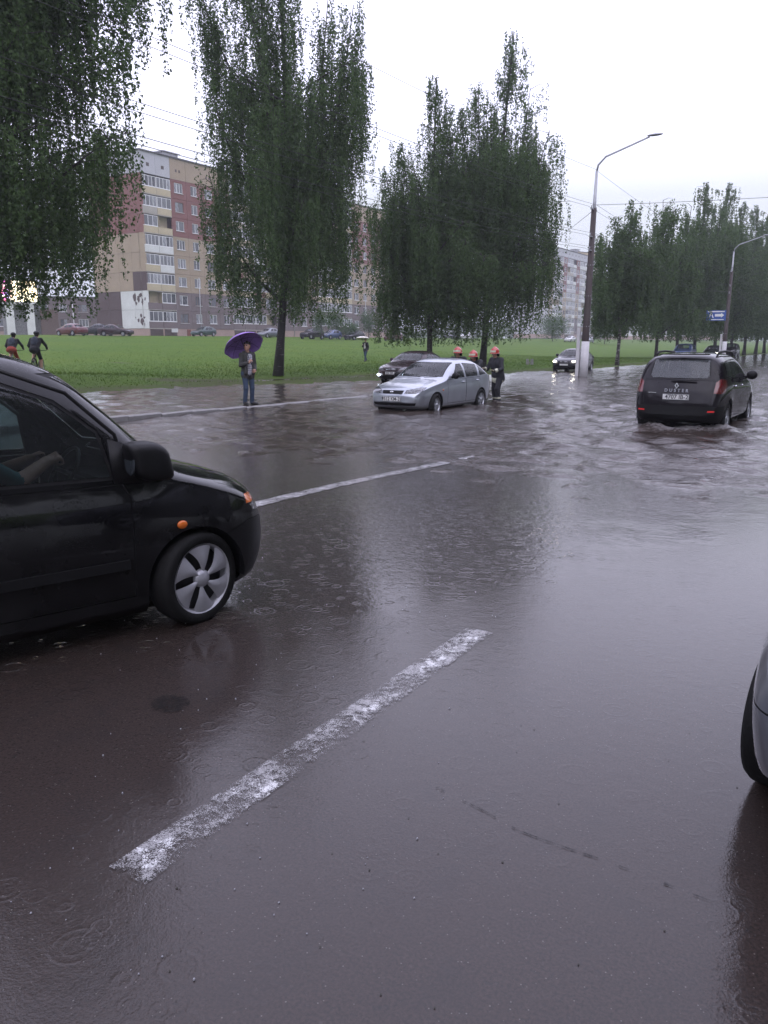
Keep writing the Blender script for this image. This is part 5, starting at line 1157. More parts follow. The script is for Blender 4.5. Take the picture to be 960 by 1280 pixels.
for (dx, z) in ((-.2, 8.3), (.25, 8.3), (-.25, 6.95), (.28, 6.95), (-.25, 6.3), (0.05, 10.0), (.3, 6.3)):
    for (ya, xa), (yb, xb) in (((-5.0, -14.0), (P1[1], P1[0])), ((P1[1], P1[0]), (P2[1], P2[0])), ((P2[1], P2[0]), (127, -13.9))):
        span = 'near span' if ya < 0 else ('span between the two near lamp posts' if ya < 60 else 'far span')
        wire((xa+dx, ya, z+Z0+.15), (xb+dx, yb, z+Z0+.15), .55, .007, label='thin dark overhead wire strung along the lamp posts, '+span, group='overhead wires, '+span)
wire((P1[0], P1[1], 8.35), (9.5, P1[1]+4, 8.6), .25, .010, label='cross wire spanning the road from the near lamp post', group=None)
wire((P1[0]+.1, P1[1], 8.1), (-60, 120, 9.0), .8, .011, label='slack wire running from the near lamp post towards the distant balcony building')
wire((P2[0], P2[1], 8.5), (9.5, 70, 10.5), .3, .014, label='cross wire spanning the road above the second lamp post')
# road sign on the second post
sg_ = empty('road_sign', (P2[0]-.9, P2[1]-.3, 4.15), R(10), 'blue direction sign with a white letter A and a white arrow pointing right', 'sign')
mb = MB(); mb.box((0, 0, 0), (1.75, .04, .95)); pn = mb.build('sign_panel', 'sign_blue', sg_)
mb = MB(); mb.prism([(-.10, -.10), (.45, -.10), (.45, -.2), (.72, .02), (.45, .24), (.45, .14), (-.10, .14)], -.03, -.024, 'y'); mb.build('arrow', 'sign_white', pn)
mb = MB(); mb.prism([(-.66, -.22), (-.55, -.22), (-.42, .12), (-.29, -.22), (-.18, -.22), (-.36, .24), (-.48, .24)], -.03, -.024, 'y'); mb.build('letter', 'sign_white', pn)
mb = MB(); mb.box((.0, -.027, .36), (1.5, .006, .10)).box((.1, -.027, -.38), (1.2, .006, .07)); mb.build('name_strip', 'sign_white', pn)
mb = MB(); mb.tube([(.5, .05, .2), (1.0, .25, .2)], .03, 6).tube([(.5, .05, -.2), (1.0, .25, -.2)], .03, 6); mb.build('bracket', 'galvanised', sg_)

# ------------------------------------------------------------------ LED screen on a white portal, low shops behind
def screen_mat():
    t = NT('led_screen'); co = t.coord(); sp = t.new('ShaderNodeSeparateXYZ'); t.inp(sp, 0, co)
    n = t.noise(co, 2.2, 3, .6); n2 = t.noise(co, 1.1, 2)
    c = t.mix(t.map(n, .45, .6), (1.0, .93, .70), (1.0, .80, .42)); left = t.map(sp.outputs[0], -1.6, -.7, 1, 0)
    fig = t.mix(t.map(n2, .42, .55), (.10, .10, .75), (.75, .12, .25)); c = t.mix(t.math('MULTIPLY', left, t.map(n, .38, .5)), c, fig)
    bl = t.math('MULTIPLY', t.map(sp.outputs[2], .4, .7), t.map(t.math('ABSOLUTE', t.math('SUBTRACT', sp.outputs[0], 1.2)), .5, .2)); c = t.mix(t.math('MULTIPLY', bl, .8), c, (.25, .18, .08))
    t.inp(t.b, 'Emission Color', c); t.b.inputs['Emission Strength'].default_value = 4.0; t.b.inputs['Base Color'].default_value = (.05, .05, .05, 1)
screen_mat(); simple('brown_wall', (0.10, 0.07, 0.06), .8); simple('grey_render', (0.30, .30, .31), .8)
DS = 106.0; c0 = at_d(29, 420, DS); zg = float(lawn_z(c0[0], c0[1])); rzs = math.atan2(-(-c0[0]), -c0[1])  # faces the road corner
rzs = math.atan2(c0[1], c0[0])+math.pi/2+math.pi
pv = empty('pavilion', (float(c0[0]), float(c0[1]), zg), rzs, 'small white portal building with two columns under the lit LED screen', 'building')
rot = rzs
mb = MB(); mb.box((0, 1.6, 2.0), (4.6, .3, 4.0)); mb.build('rear_wall', 'grey_render', pv)
for x in (-1.35, 1.1): mb = MB(); mb.box((x, 0, 2.1), (1.0, .8, 4.2)); mb.build('column', 'wall_white', pv)
mb = MB(); mb.box((0, .7, 4.1), (4.9, 2.4, .3)); mb.build('canopy', 'wall_white', pv)
mb = MB(); mb.box((3.4, 1.0, 1.7), (2.2, 2.0, 3.4)); mb.build('side_annexe', 'brown_wall', pv)
sc_ = empty('led_screen', (float(c0[0]), float(c0[1]), zg+4.25), rzs, 'brightly lit LED screen above the white portal behind the cyclists', 'screen')
mb = MB(); mb.box((0, 0, 1.38), (4.5, .3, 2.76)); mb.build('housing', 'trim', sc_)
mb = MB(); mb.box((0, 0, 0), (4.3, .02, 2.6)); d_ = mb.build('display', 'led_screen', sc_, (0, -.165, 1.38))
pl_ = at_d(-60, 420, 150); B5, L5, H5 = block('low_building', 'low brown shop building behind the white portal', (float(pl_[0]), float(pl_[1]), 2.4), R(-40), [('win', 3.6, 12)], 2, ['mauve']*2, 'mauve', lambda i, f_: 'dark', depth=12, seed=16, attic_h=.9)
mb = MB(); q = at_d(94, 425, 98); mb.tube([(0, 0, -.2), (0, 0, 4.6)], .06, 6); o = mb.build('pole', 'whitewash', None, (float(q[0]), float(q[1]), float(lawn_z(q[0], q[1])))); tag(o, 'thin white pole rising behind the dark red parked saloon', 'pole')
# small concrete seat on the lawn
q = at_z(662, 455, .12); o = empty('concrete_seat', (float(q[0]), float(q[1]), float(lawn_z(q[0], q[1]))), .5, 'low grey concrete seat on the lawn near the black saloon', 'seat')
for x in (-.16, .16): mb = MB(); mb.prism([(x-.10, -.05), (x+.10, -.05), (x+.08, .42), (x-.08, .42)], -.18, .18, 'y'); mb.build('block', 'concrete', o)
mb = MB(); mb.box((0, 0, .16), (.5, .25, .08)); mb.build('cross_piece', 'concrete', o)

# ------------------------------------------------------------------ people
simple('skin', (0.42, 0.24, 0.17), 0.5, 0.12, 6, 0.1); simple('hair', (0.02, 0.014, 0.01), 0.6, 0.3, 20, .3); simple('jacket', (0.035, 0.035, 0.033), 0.8, 0.3, 10, 0.5, 30); simple('jeans', (0.030, 0.050, 0.090), 0.85, 0.3, 8, 0.4, 40); simple('shoe', (0.015, 0.014, 0.014), 0.5)
simple('black_cloth', (0.014, 0.014, 0.017), 0.85, 0.3, 9, 0.4, 40); simple('fire_suit', (0.016, 0.017, 0.022), 0.8, 0.35, 6, 0.5, 30); simple('reflective', (0.55, 0.55, 0.42), 0.4, 0.15, 20, 0); simple('helmet_red', (0.42, 0.035, 0.022), 0.25, 0.15, 6, 0, coat=1.0); simple('glove', (0.22, 0.19, 0.13), .8); simple('shorts_red', (0.28, 0.045, 0.03), .8); simple('pack', (0.05, 0.06, 0.085), .8, .3, 14, .4, 30); simple('teal_cloth', (0.06, 0.16, 0.16), .8); simple('pale_cloth', (0.42, 0.40, 0.38), .8)
def shirt_mat():
    t = NT('check_shirt'); co = t.coord(); sp = t.new('ShaderNodeSeparateXYZ'); t.inp(sp, 0, co)
    a = t.math('GREATER_THAN', t.math('FRACT', t.math('MULTIPLY', sp.outputs[2], 16)), .6); b = t.math('GREATER_THAN', t.math('FRACT', t.math('MULTIPLY', sp.outputs[0], 20)), .6)
    c = t.mix(t.math('MULTIPLY', t.math('ADD', a, b), .5), (.52, .52, .56), (.12, .12, .17)); t.inp(t.b, 'Base Color', t.mix(t.map(t.noise(co, 9, 3), .3, .7, 0, .3), c, (.3, .3, .33))); t.b.inputs['Roughness'].default_value = .85
shirt_mat()
def sdf_mesh(name, prims, vox, k=0.022):
    A = np.array([p[0] for p in prims], float); Bq = np.array([p[1] for p in prims], float); ra = np.array([p[2] for p in prims]); rb = np.array([p[3] for p in prims]); mi = [p[4] for p in prims]
    rm = np.maximum(ra, rb)[:, None]; lo = np.minimum(A, Bq).__sub__(rm).min(0)-3*vox; hi = np.maximum(A, Bq).__add__(rm).max(0)+3*vox
    n = np.ceil((hi-lo)/vox).astype(int)+1; D = np.full(n, 0.2)
    def dist(P, i):
        ab = Bq[i]-A[i]; L = max(ab@ab, 1e-9); t = np.clip(((P-A[i])@ab)/L, 0, 1); return np.linalg.norm(P-A[i]-t[..., None]*ab, axis=-1)-(ra[i]+t*(rb[i]-ra[i]))
    for i in range(len(prims)):
        r_ = max(ra[i], rb[i])+0.09; l = np.maximum(np.floor((np.minimum(A[i], Bq[i])-r_-lo)/vox).astype(int), 0); h = np.minimum(np.ceil((np.maximum(A[i], Bq[i])+r_-lo)/vox).astype(int)+1, n)
        gx, gy, gz_ = np.meshgrid(*[lo[a]+vox*np.arange(l[a], h[a]) for a in range(3)], indexing='ij'); d = dist(np.stack([gx, gy, gz_], -1), i)
        S = D[l[0]:h[0], l[1]:h[1], l[2]:h[2]]; kk = min(k, max(ra[i], rb[i])*.6); q = np.clip(.5+.5*(S-d)/kk, 0, 1); D[l[0]:h[0], l[1]:h[1], l[2]:h[2]] = S*(1-q)+d*q-kk*q*(1-q)
    ins = D < 0; c = [slice(None, -1), slice(1, None)]; cnt = np.zeros(n-1, int); acc = np.zeros((*(n-1), 3))
    corners = [(a, b, e) for a in (0, 1) for b in (0, 1) for e in (0, 1)]
    for p in corners:
        for ax in range(3):
            if p[ax]: continue
            q = list(p); q[ax] = 1; v0 = D[c[p[0]], c[p[1]], c[p[2]]]; v1 = D[c[q[0]], c[q[1]], c[q[2]]]; m = (v0 < 0) != (v1 < 0)
            t = np.where(m, v0/np.where(m, v0-v1, 1), 0); pos = np.array(p, float)
            for a2 in range(3): acc[..., a2] += np.where(m, pos[a2]+(t if a2 == ax else 0), 0)
            cnt += m
    act = cnt > 0; idx = -np.ones(n-1, int); idx[act] = np.arange(act.sum()); ii = np.argwhere(act); V = (ii+acc[act]/cnt[act][:, None])*vox+lo; F = []
    for ax in range(3):
        o1, o2 = [(1, 2), (2, 0), (0, 1)][ax]; s0 = [slice(None)]*3; s1 = [slice(None)]*3; s0[ax] = slice(None, -1); s1[ax] = slice(1, None)
        e = np.argwhere(ins[tuple(s0)] != ins[tuple(s1)]); e = e[(e[:, o1] > 0) & (e[:, o2] > 0) & (e[:, o1] < n[o1]-1) & (e[:, o2] < n[o2]-1)]
        fl = ins[tuple(s0)][e[:, 0], e[:, 1], e[:, 2]]; q = []
        for da, db in ((0, 0), (1, 0), (1, 1), (0, 1)):
            t = e.copy(); t[:, o1] -= da; t[:, o2] -= db; q.append(idx[t[:, 0], t[:, 1], t[:, 2]])
        q = np.stack(q, 1); q[~fl] = q[~fl][:, ::-1]; F.append(q)
    F = np.concatenate(F)[:, ::-1]; F = F[(F >= 0).all(1)]; cen = V[F].mean(1); best = np.full(len(F), 1e9); bi = np.zeros(len(F), int)
    for i in range(len(prims)):
        d = dist(cen, i)-(prims[i][5] if len(prims[i]) > 5 else 0); m = d < best; best[m] = d[m]; bi[m] = i
    mats = sorted(set(mi)); me = mesh_np(name, V, F, [mats.index(mi[i]) for i in bi], smooth=True)
    for m in mats: me.materials.append(M[m])
    return me
def lerp(a, b, t): return tuple(np.array(a)*(1-t)+np.array(b)*t)
def hand_prims(w, kn, pn, mat, curl=.6):
    # palm from wrist w to knuckle line kn; pn = palm-facing direction
    w, kn, pn = (np.array(q, float) for q in (w, kn, pn)); d = kn-w; L = np.linalg.norm(d); d /= L; pn = pn-d*(pn@d); pn /= np.linalg.norm(pn); s_ = np.cross(d, pn); P = []
    P.append((tuple(w+s_*.014), tuple(kn+s_*.026), .024, .017, mat)); P.append((tuple(w-s_*.014), tuple(kn-s_*.026), .024, .017, mat))
    for i, (o, ln) in enumerate(((-.033, .066), (-.011, .078), (.011, .074), (.033, .056))):
        a = kn+s_*o; b = a+(d*(1-curl*.6)+pn*curl*.8)*ln*.55; e = b+(d*(1-curl*1.4)+pn*curl)*ln*.5; P += [(tuple(a), tuple(b), .0105, .0095, mat), (tuple(b), tuple(e), .0095, .008, mat)]
    a = w+s_*(-.026)+d*.02; b = a-s_*.03+d*.035+pn*.02; P += [(tuple(a), tuple(b), .014, .011, mat), (tuple(b), tuple(b+d*.028+pn*.014), .011, .009, mat)]
    return P
def body(J, o, head_dir=(0, 1, 0), thick=1.0, hem=None):
    """prims from joints J; o = outfit: top, legs, shoe, hand, hair, fore (forearm), shin."""
    P = []; top, leg = o['top'], o['legs']; v = {k: np.array(q, float) for k, q in J.items()}
    pel, ch, nk, hd = v['pelvis'], v['chest'], v['neck'], v['head']; sx = (v['shR']-v['shL']); sx = sx/np.linalg.norm(sx); up = ch-pel; up /= np.linalg.norm(up); fw_ = np.cross(up, sx); fw_ /= np.linalg.norm(fw_)
    T = thick
    P.append((tuple(v['hipL']), tuple(v['hipR']), .112*T, .112*T, leg)); P.append((tuple(pel-sx*.05-up*.02), tuple(pel+sx*.05-up*.02), .115*T, .115*T, leg))
    for s_ in (-1, 1): P.append((tuple(pel+sx*.055*s_+up*.08), tuple(ch+sx*.085*s_), .115*T, .125*T, top))
    P.append((tuple(v['shL']-up*.01), tuple(v['shR']-up*.01), .072*T, .072*T, top)); P.append((tuple(ch+up*.05), tuple(nk-up*.03), .10, .065, top))
    if hem:
        for s_ in (-1, 1): P.append((tuple(pel+sx*.07*s_+up*.02), tuple(pel+sx*.07*s_-up*hem), .122*T, .126*T, top))
    P.append((tuple(nk-up*.02), tuple(hd-np.array([0, 0, .06])), .055, .052, 'skin'))
    hdv = np.array(head_dir, float); hdv /= np.linalg.norm(hdv); u3 = np.array([0, 0, 1.0]); s3 = np.cross(hdv, u3); s3 /= np.linalg.norm(s3); u3 = np.cross(s3, hdv)
    def h(a, b, c): return tuple(hd+s3*a+hdv*b+u3*c)
    P += [(h(0, -.01, .03), h(0, .01, -.03), .090, .078, 'skin'), (h(0, .03, -.02), h(0, .045, -.085), .066, .045, 'skin'), (h(0, .095, 0.005), h(0, .108, -.025), .012, .017, 'skin'), (h(0, .085, -.068), h(0, .08, -.07), .018, .018, 'skin')]
    for s_ in (-1, 1): P += [(h(s_*.085, -.005, .01), h(s_*.088, -.005, -.03), .016, .014, 'skin'), (h(s_*.033, .082, .022), h(s_*.033, .082, .022), .012, .012, 'hair', .004)]
    if o.get('hair'): P += [(h(0, -.022, .05), h(0, -.04, -.02), .093, .080, o['hair'], .002), (h(-.03, .03, .085), h(.03, .03, .085), .045, .045, o['hair'], .003)]
    for s_ in 'LR':
        P += [(tuple(v['sh'+s_]), tuple(v['el'+s_]), .064*T, .052*T, top), (tuple(v['el'+s_]), tuple(lerp(v['el'+s_], v['wr'+s_], .96)), .052*T, .040*T, o.get('fore', top))]
        P += [(tuple(v['hip'+s_]), tuple(v['kn'+s_]), .092*T, .068*T, leg), (tuple(v['kn'+s_]), tuple(v['an'+s_]), .066*T, .052*T*o.get('cuff', 1.0), o.get('shin', leg))]
        P += [(tuple(v['an'+s_]-np.array([0, 0, .02])), tuple(v['to'+s_]), .050, .040, o['shoe']), (tuple(v['an'+s_]-np.array([0, 0, .045])), tuple(lerp(v['an'+s_], v['to'+s_], .5)-np.array([0, 0, .03])), .042, .042, o['shoe'])]
        P += hand_prims(v['wr'+s_], v['wr'+s_]+v['ha'+s_], J.get('pn'+s_, (0, 1, -.3)), o.get('hand', 'skin'), J.get('curl', .6))
    return P
def band(J, a, b, t0, t1, r, mat='reflective'): return (lerp(J[a], J[b], t0), lerp(J[a], J[b], t1), r, r, mat, .004)
STAND = dict(pelvis=(0, 0, .95), chest=(0, -.01, 1.31), neck=(0, -.01, 1.50), head=(0, .02, 1.665), shL=(-.185, 0, 1.43), shR=(.185, 0, 1.43), elL=(-.25, -.04, 1.14), elR=(.25, -.04, 1.14), wrL=(-.26, .05, .90), wrR=(.26, .05, .90), haL=(0, .02, -.085), haR=(0, .02, -.085), pnL=(1, 0, 0), pnR=(-1, 0, 0),
    hipL=(-.095, 0, .91), hipR=(.095, 0, .91), knL=(-.11, .03, .50), knR=(.11, .03, .50), anL=(-.115, -.01, .10), anR=(.115, -.01, .10), toL=(-.14, .14, .042), toR=(.14, .14, .042))
def person(name, label, loc, facing, J, outfit, vox=.013, head_dir=(0, 1, 0), extra=(), thick=1.0, hem=None, scale=1.0, group=None):
    rz = math.atan2(-facing[0], facing[1]); r = empty(name, loc, rz, label, 'person', group); r.scale = (scale,)*3
    me = sdf_mesh('body', body(J, outfit, head_dir, thick, hem)+list(extra), vox); link('body', me, [], r); return r
VR, VF = RT[:2], FW[:2]/np.linalg.norm(FW[:2])
# -- man under the purple umbrella
mp = at_z(311, 505, -.035); man_loc = (float(mp[0]), float(mp[1]), -.075)
J = dict(STAND); J.update(wrR=(.10, .26, 1.22), elR=(.25, .06, 1.14), haR=(-.03, .06, .06), pnR=(-1, .1, 0), curl=.95, wrL=(-.14, .20, 1.00), elL=(-.27, -.06, 1.16), haL=(.07, .05, -.03), pnL=(0, -1, 0), toL=(-.22, .12, .042), toR=(.13, .16, .042), knR=(.10, .05, .50), head=(.01, .03, 1.665))
# right hand on the shaft, left hand at the jacket
sx_ = [((-.02, .115, 1.40), (0, .125, 1.08), .055, .06, 'check_shirt', .01), ((0, .11, 1.08), (0, .115, .92), .06, .055, 'check_shirt', .01), ((-.11, .10, 1.42), (-.12, .11, .92), .05, .055, 'jacket', .004), ((.11, .10, 1.42), (.12, .11, .92), .05, .055, 'jacket', .004), ((-.10, -.02, 1.49), (.10, -.02, 1.49), .05, .05, 'jacket')]
fc = VR*.62-VF*.78
man = person('person', 'man in dark jacket, checked shirt and jeans standing at the flooded kerb', man_loc, fc, J, dict(top='jacket', legs='jeans', shoe='shoe', hair='hair', cuff=1.12), .0125, (.85, .55, .02), sx_, 1.03, .10, 1.0)
simple('umbrella_cloth', (0.33, 0.19, 0.58), 0.6, 0.12, 5, 0.1, 60, Transmission_Weight=0.0); simple('umbrella_white', (0.62, 0.58, 0.52), .6)
def umbrella(label, grip, axis, shaft, rad, mat, roll=0.0, sag=.42, group=None):
    z = Vector(axis).normalized(); x = z.orthogonal().normalized(); y = z.cross(x); Mx = Matrix((x, y, z)).transposed().to_4x4(); Mx.translation = Vector(grip)
    o = bpy.data.objects.new('umbrella', None); COL.objects.link(o); o.matrix_world = Mx; tag(o, label, 'umbrella', group)
    n, m = 8, 7; V = [(0, 0, shaft)]; hgt = rad*sag
    for i in range(1, m+1):
        t = i/m
        for j in range(n*4):
            a = 2*math.pi*j/(n*4)+roll; w = abs(((j % 4)-0)/4.0-0.5)*2; w = 1-w   # 0 on ribs, 1 mid panel
            rr_ = rad*math.sin(t*1.25)/math.sin(1.25)*(1-.045*w*t); V.append((rr_*math.cos(a), rr_*math.sin(a), shaft-hgt*(1-math.cos(t*1.25))/(1-math.cos(1.25))+.035*rad*w*t))
    F = [(0, 1+j, 1+(j+1) % 32) for j in range(32)]+[(1+(i-1)*32+j, 1+i*32+j, 1+i*32+(j+1) % 32, 1+(i-1)*32+(j+1) % 32) for i in range(1, m) for j in range(32)]
    mb = MB(); mb.smooth = True; mb._add(V, F); me = mb.mesh('canopy'); cn = link('canopy', me, mat, o); sol = cn.modifiers.new('thickness', 'SOLIDIFY'); sol.thickness = .003
    mb = MB(); mb.tube([(0, 0, -.12), (0, 0, shaft+.05)], .006, 6); mb.build('shaft', 'trim', o); mb = MB(); mb.tube([(0, 0, -.20), (0, 0, -.05)], [.014, .016], 8); mb.build('handle', 'trim', o)
    for k2 in range(n):
        a = 2*math.pi*k2/n+roll; pts = []
        for t in np.linspace(0.02, 1, 7): rr_ = rad*math.sin(t*1.25)/math.sin(1.25); pts.append((rr_*math.cos(a), rr_*math.sin(a), shaft-.008-hgt*(1-math.cos(t*1.25))/(1-math.cos(1.25))))
        mb = MB(); mb.tube(pts, .0035, 4); mb.tube([(0, 0, shaft-.34), pts[3]], .003, 4); mb.build('rib', 'trim', cn)
    return o
bpy.context.view_layer.update()
hand = np.array((man.matrix_world @ Vector((.075, .315, 1.26)))); ax = VR*-.42; axv = (float(VR[0]*-.42+VF[0]*.52), float(VR[1]*-.42+VF[1]*.52), .80)
umbrella('purple umbrella tilted over the man standing on the flooded kerb', tuple(map(float, hand)), axv, .78, .58, 'umbrella_cloth')
# -- three firefighters pushing at the silver car's tail
def firefighter(label, u, Y, facing, pose):
    d = ray(u, 470); x = d[0]/d[1]*Y; zf = float(road_z(x, Y))
    J = dict(STAND); o = dict(top='fire_suit', legs='fire_suit', shoe='shoe', hand='glove', cuff=1.25)
    if pose == 'lean': J.update(pelvis=(0, -.16, .90), chest=(0, .07, 1.20), neck=(0, .17, 1.36), head=(0, .24, 1.50), shL=(-.19, .12, 1.30), shR=(.19, .12, 1.30), elL=(-.26, .33, 1.10), elR=(.26, .33, 1.10), wrL=(-.22, .53, 1.02), wrR=(.22, .53, 1.02), haL=(.01, .07, .05), haR=(-.01, .07, .05), pnL=(0, .7, -.7), pnR=(0, .7, -.7), hipL=(-.095, -.16, .87), hipR=(.095, -.16, .87), knL=(-.11, .10, .52), knR=(.11, -.22, .48), anL=(-.115, .02, .10), anR=(.115, -.42, .12), toL=(-.13, .18, .042), toR=(.13, -.28, .042), curl=.3)
    else: J.update(pelvis=(0, -.05, .93), chest=(0, .03, 1.27), neck=(0, .07, 1.45), head=(0, .12, 1.60), shL=(-.195, .03, 1.38), shR=(.195, .03, 1.38), elL=(-.30, .10, 1.10), elR=(.27, .14, 1.10), wrL=(-.22, .34, 1.05), wrR=(.20, .36, 1.10), haL=(.03, .07, .03), haR=(-.03, .07, .03), pnL=(.3, .6, -.7), pnR=(-.3, .6, -.7), hipL=(-.10, -.05, .90), hipR=(.10, -.05, .90), knL=(-.14, .10, .50), knR=(.13, -.02, .50), anL=(-.15, .05, .10), anR=(.16, -.14, .10), toL=(-.17, .2, .042), toR=(.18, 0, .042), curl=.5)
    up = np.array(J['chest'])-np.array(J['pelvis']); pel = np.array(J['pelvis']); ex = []
    for s_ in 'LR':
        ex += [band(J, 'el'+s_, 'wr'+s_, .70, .78, .056), band(J, 'kn'+s_, 'an'+s_, .64, .70, .074), ]
    for s_ in (-1, 1): ex += [(tuple(pel+np.array([.075*s_, 0, -.15])), tuple(pel+np.array([.075*s_, 0, -.14])), .137, .137, 'reflective', -.004)]
    ex += [((-.06, J['chest'][1]-.14, J['chest'][2]-.15), (.06, J['chest'][1]-.14, J['chest'][2]-.15), .05, .05, 'fire_suit')]
    p = person('person', label, (float(x), Y, zf), facing, J, o, .0135, (0, 1, -.15), ex, 1.18, .12, 1.0, 'firefighters pushing the silver car')
    hx = np.array(J['head'])
    mb = MB(); mb.smooth = True; V = []; n = 20; prof = [(.135, -.045), (.138, -.02), (.132, .03), (.118, .07), (.09, .105), (.05, .13), (.001, .138)]
    mb.lathe(prof, n, c=(hx[0], hx[1]-.01, hx[2]+.02)); mb.lathe([(.128, -.05), (.165, -.058), (.168, -.05), (.13, -.035)], n, c=(hx[0], hx[1]-.005, hx[2]+.02))
    mb.tube([(hx[0], hx[1]+.10, hx[2]+.10), (hx[0], hx[1]+.02, hx[2]+.165), (hx[0], hx[1]-.07, hx[2]+.15), (hx[0], hx[1]-.135, hx[2]+.05)], [.012, .016, .016, .012], 6); hl = mb.build('helmet', 'helmet_red', p)
    mb = MB(); mb.smooth = True; m = 10; V = []
    for i in range(m+1):
        a = R(35)+R(110)*i/m
        for zz in (.0, .055): V.append((hx[0]+.143*math.cos(a), hx[1]-.01+.143*math.sin(a), hx[2]+.0+zz))
    mb._add(V, [(2*i, 2*i+2, 2*i+3, 2*i+1) for i in range(m)]); mb.build('visor', 'reflective', hl)
    mb = MB(); mb.smooth = True; V = []
    for i in range(m+1):
        a = R(200)+R(140)*i/m
        for rr_, zz in ((.135, .0), (.15, -.13)): V.append((hx[0]+rr_*math.cos(a), hx[1]-.01+rr_*math.sin(a), hx[2]+zz))
    mb._add(V, [(2*i, 2*i+2, 2*i+3, 2*i+1) for i in range(m)]); mb.build('neck_guard', 'fire_suit', hl)
    return p
firefighter('firefighter in red helmet and banded black suit standing beside the silver car tail', 621, 23.0, (-.35, -.95), 'stand')
firefighter('firefighter in a red helmet pushing the silver car, between the two others', 596, 23.2, (-.1, -1), 'lean')
firefighter('firefighter with a white fronted red helmet pushing at the far corner of the silver car', 573, 23.6, (.15, -1), 'stand')
# -- bicycles and riders
def bicycle(label, loc, facing, frame):
    rz = math.atan2(-facing[0], facing[1]); b = empty('bicycle', loc, rz, label, 'bicycle', 'bicycles ridden over the lawn')
    for y in (-.53, .53):
        mb = MB(); mb.smooth = True; mb.tube([(0, y+.335*math.cos(a), .345+.335*math.sin(a)) for a in np.linspace(0, 2*math.pi, 33)], .022, 6, cap=False); w = mb.build('wheel', 'tyre', b)
        mb = MB(); mb.tube([(0, y+.30*math.cos(a), .345+.30*math.sin(a)) for a in np.linspace(0, 2*math.pi, 33)], .009, 5, cap=False); mb.tube([(-.04, y, .345), (.04, y, .345)], .02, 6)
        for k2 in range(12): a = math.pi*k2/6; mb.tube([(.015 if k2 % 2 else -.015, y, .345), (0, y+.3*math.cos(a), .345+.3*math.sin(a))], .0025, 3, cap=False)
        mb.build('rim', 'galvanised', w)
    mb = MB(); bb = (0, -.08, .31); st = (0, -.24, .80); ht = (0, .36, .84); hb = (0, .39, .68)
    for a, q in ((bb, st), (bb, hb), (st, ht), (ht, hb)): mb.tube([a, q], .018, 6)
    for s_ in (-1, 1): mb.tube([(s_*.02, -.08, .31), (s_*.05, -.53, .345)], .011, 5); mb.tube([(s_*.02, -.23, .77), (s_*.05, -.53, .345)], .010, 5); mb.tube([(s_*.03, .39, .68), (s_*.05, .53, .345)], .014, 5)
    mb.build('frame', frame, b)
    mb = MB(); mb.tube([ht, (0, .38, .98)], .014, 6); mb.tube([(-.33, .34, 1.0), (-.08, .40, .99), (.08, .40, .99), (.33, .34, 1.0)], .014, 6); mb.build('handlebar', 'trim', b)
    mb = MB(); mb.tube([st, (0, -.27, .93)], .013, 6); mb.smooth = True; mb.sphere((0, -.29, .95), (.07, .13, .035), 12, 6); mb.build('saddle', 'trim', b)
    mb = MB(); mb.tube([(-.09, -.08, .31), (.09, -.08, .31)], .015, 6); mb.tube([(.09, -.08, .31), (.09, -.02, .16)], .01, 5); mb.tube([(-.09, -.08, .31), (-.09, -.14, .46)], .01, 5); mb.box((.14, -.02, .16), (.09, .08, .02)).box((-.14, -.14, .46), (.09, .08, .02)); mb.build('crank', 'trim', b)
    return b
RIDE = dict(pelvis=(0, -.28, 1.03), chest=(0, -.02, 1.30), neck=(0, .10, 1.46), head=(0, .18, 1.60), shL=(-.19, .04, 1.40), shR=(.19, .04, 1.40), elL=(-.34, .14, 1.16), elR=(.34, .14, 1.16), wrL=(-.33, .30, 1.03), wrR=(.33, .30, 1.03), haL=(0, .07, 0), haR=(0, .07, 0), pnL=(0, 0, -1), pnR=(0, 0, -1), hipL=(-.10, -.27, .98), hipR=(.10, -.27, .98), knL=(-.13, .10, .86), knR=(.13, .02, .62), anL=(-.14, -.12, .56), anR=(.14, -.06, .26), toL=(-.14, .02, .50), toR=(.14, .09, .20), curl=.8)
def cyclist(u, v, dep, lab, blab, outfit, frame, ex, helm=None, face=None):
    p = at_d(u, v, dep); z = float(lawn_z(p[0], p[1])); loc = (float(p[0]), float(p[1]), z); fcg = face if face is not None else (VF*.95-VR*.12)
    bicycle(blab, loc, fcg, frame); pr = person('person', lab, loc, fcg, RIDE, outfit, .015, (0, 1, 0), ex, 1.1, None, 1.03, None)
    mb = MB(); mb.smooth = True; mb.sphere((0, -.16, 1.32), (.15, .12, .21), 14, 10); mb.box((0, -.27, 1.24), (.2, .06, .16)); mb.build('backpack', 'pack', pr)
    if helm: mb = MB(); mb.smooth = True; mb.sphere((0, .17, 1.66), (.115, .14, .09), 16, 10); mb.build('cycle_helmet', helm, pr)
    return pr
cyclist(18, 450, 36.5, 'cyclist in dark top and red shorts with a grey backpack riding off', 'bicycle under the rider in red shorts', dict(top='black_cloth', legs='shorts_red', shin='skin', shoe='shoe', hair='hair'), 'galvanised', [], 'trim')
cyclist(47, 452, 34.0, 'cyclist all in black with a printed backpack riding off', 'bicycle under the rider in black', dict(top='black_cloth', legs='black_cloth', shin='skin', shoe='shoe', hair='hair'), 'trim', [], 'trim')
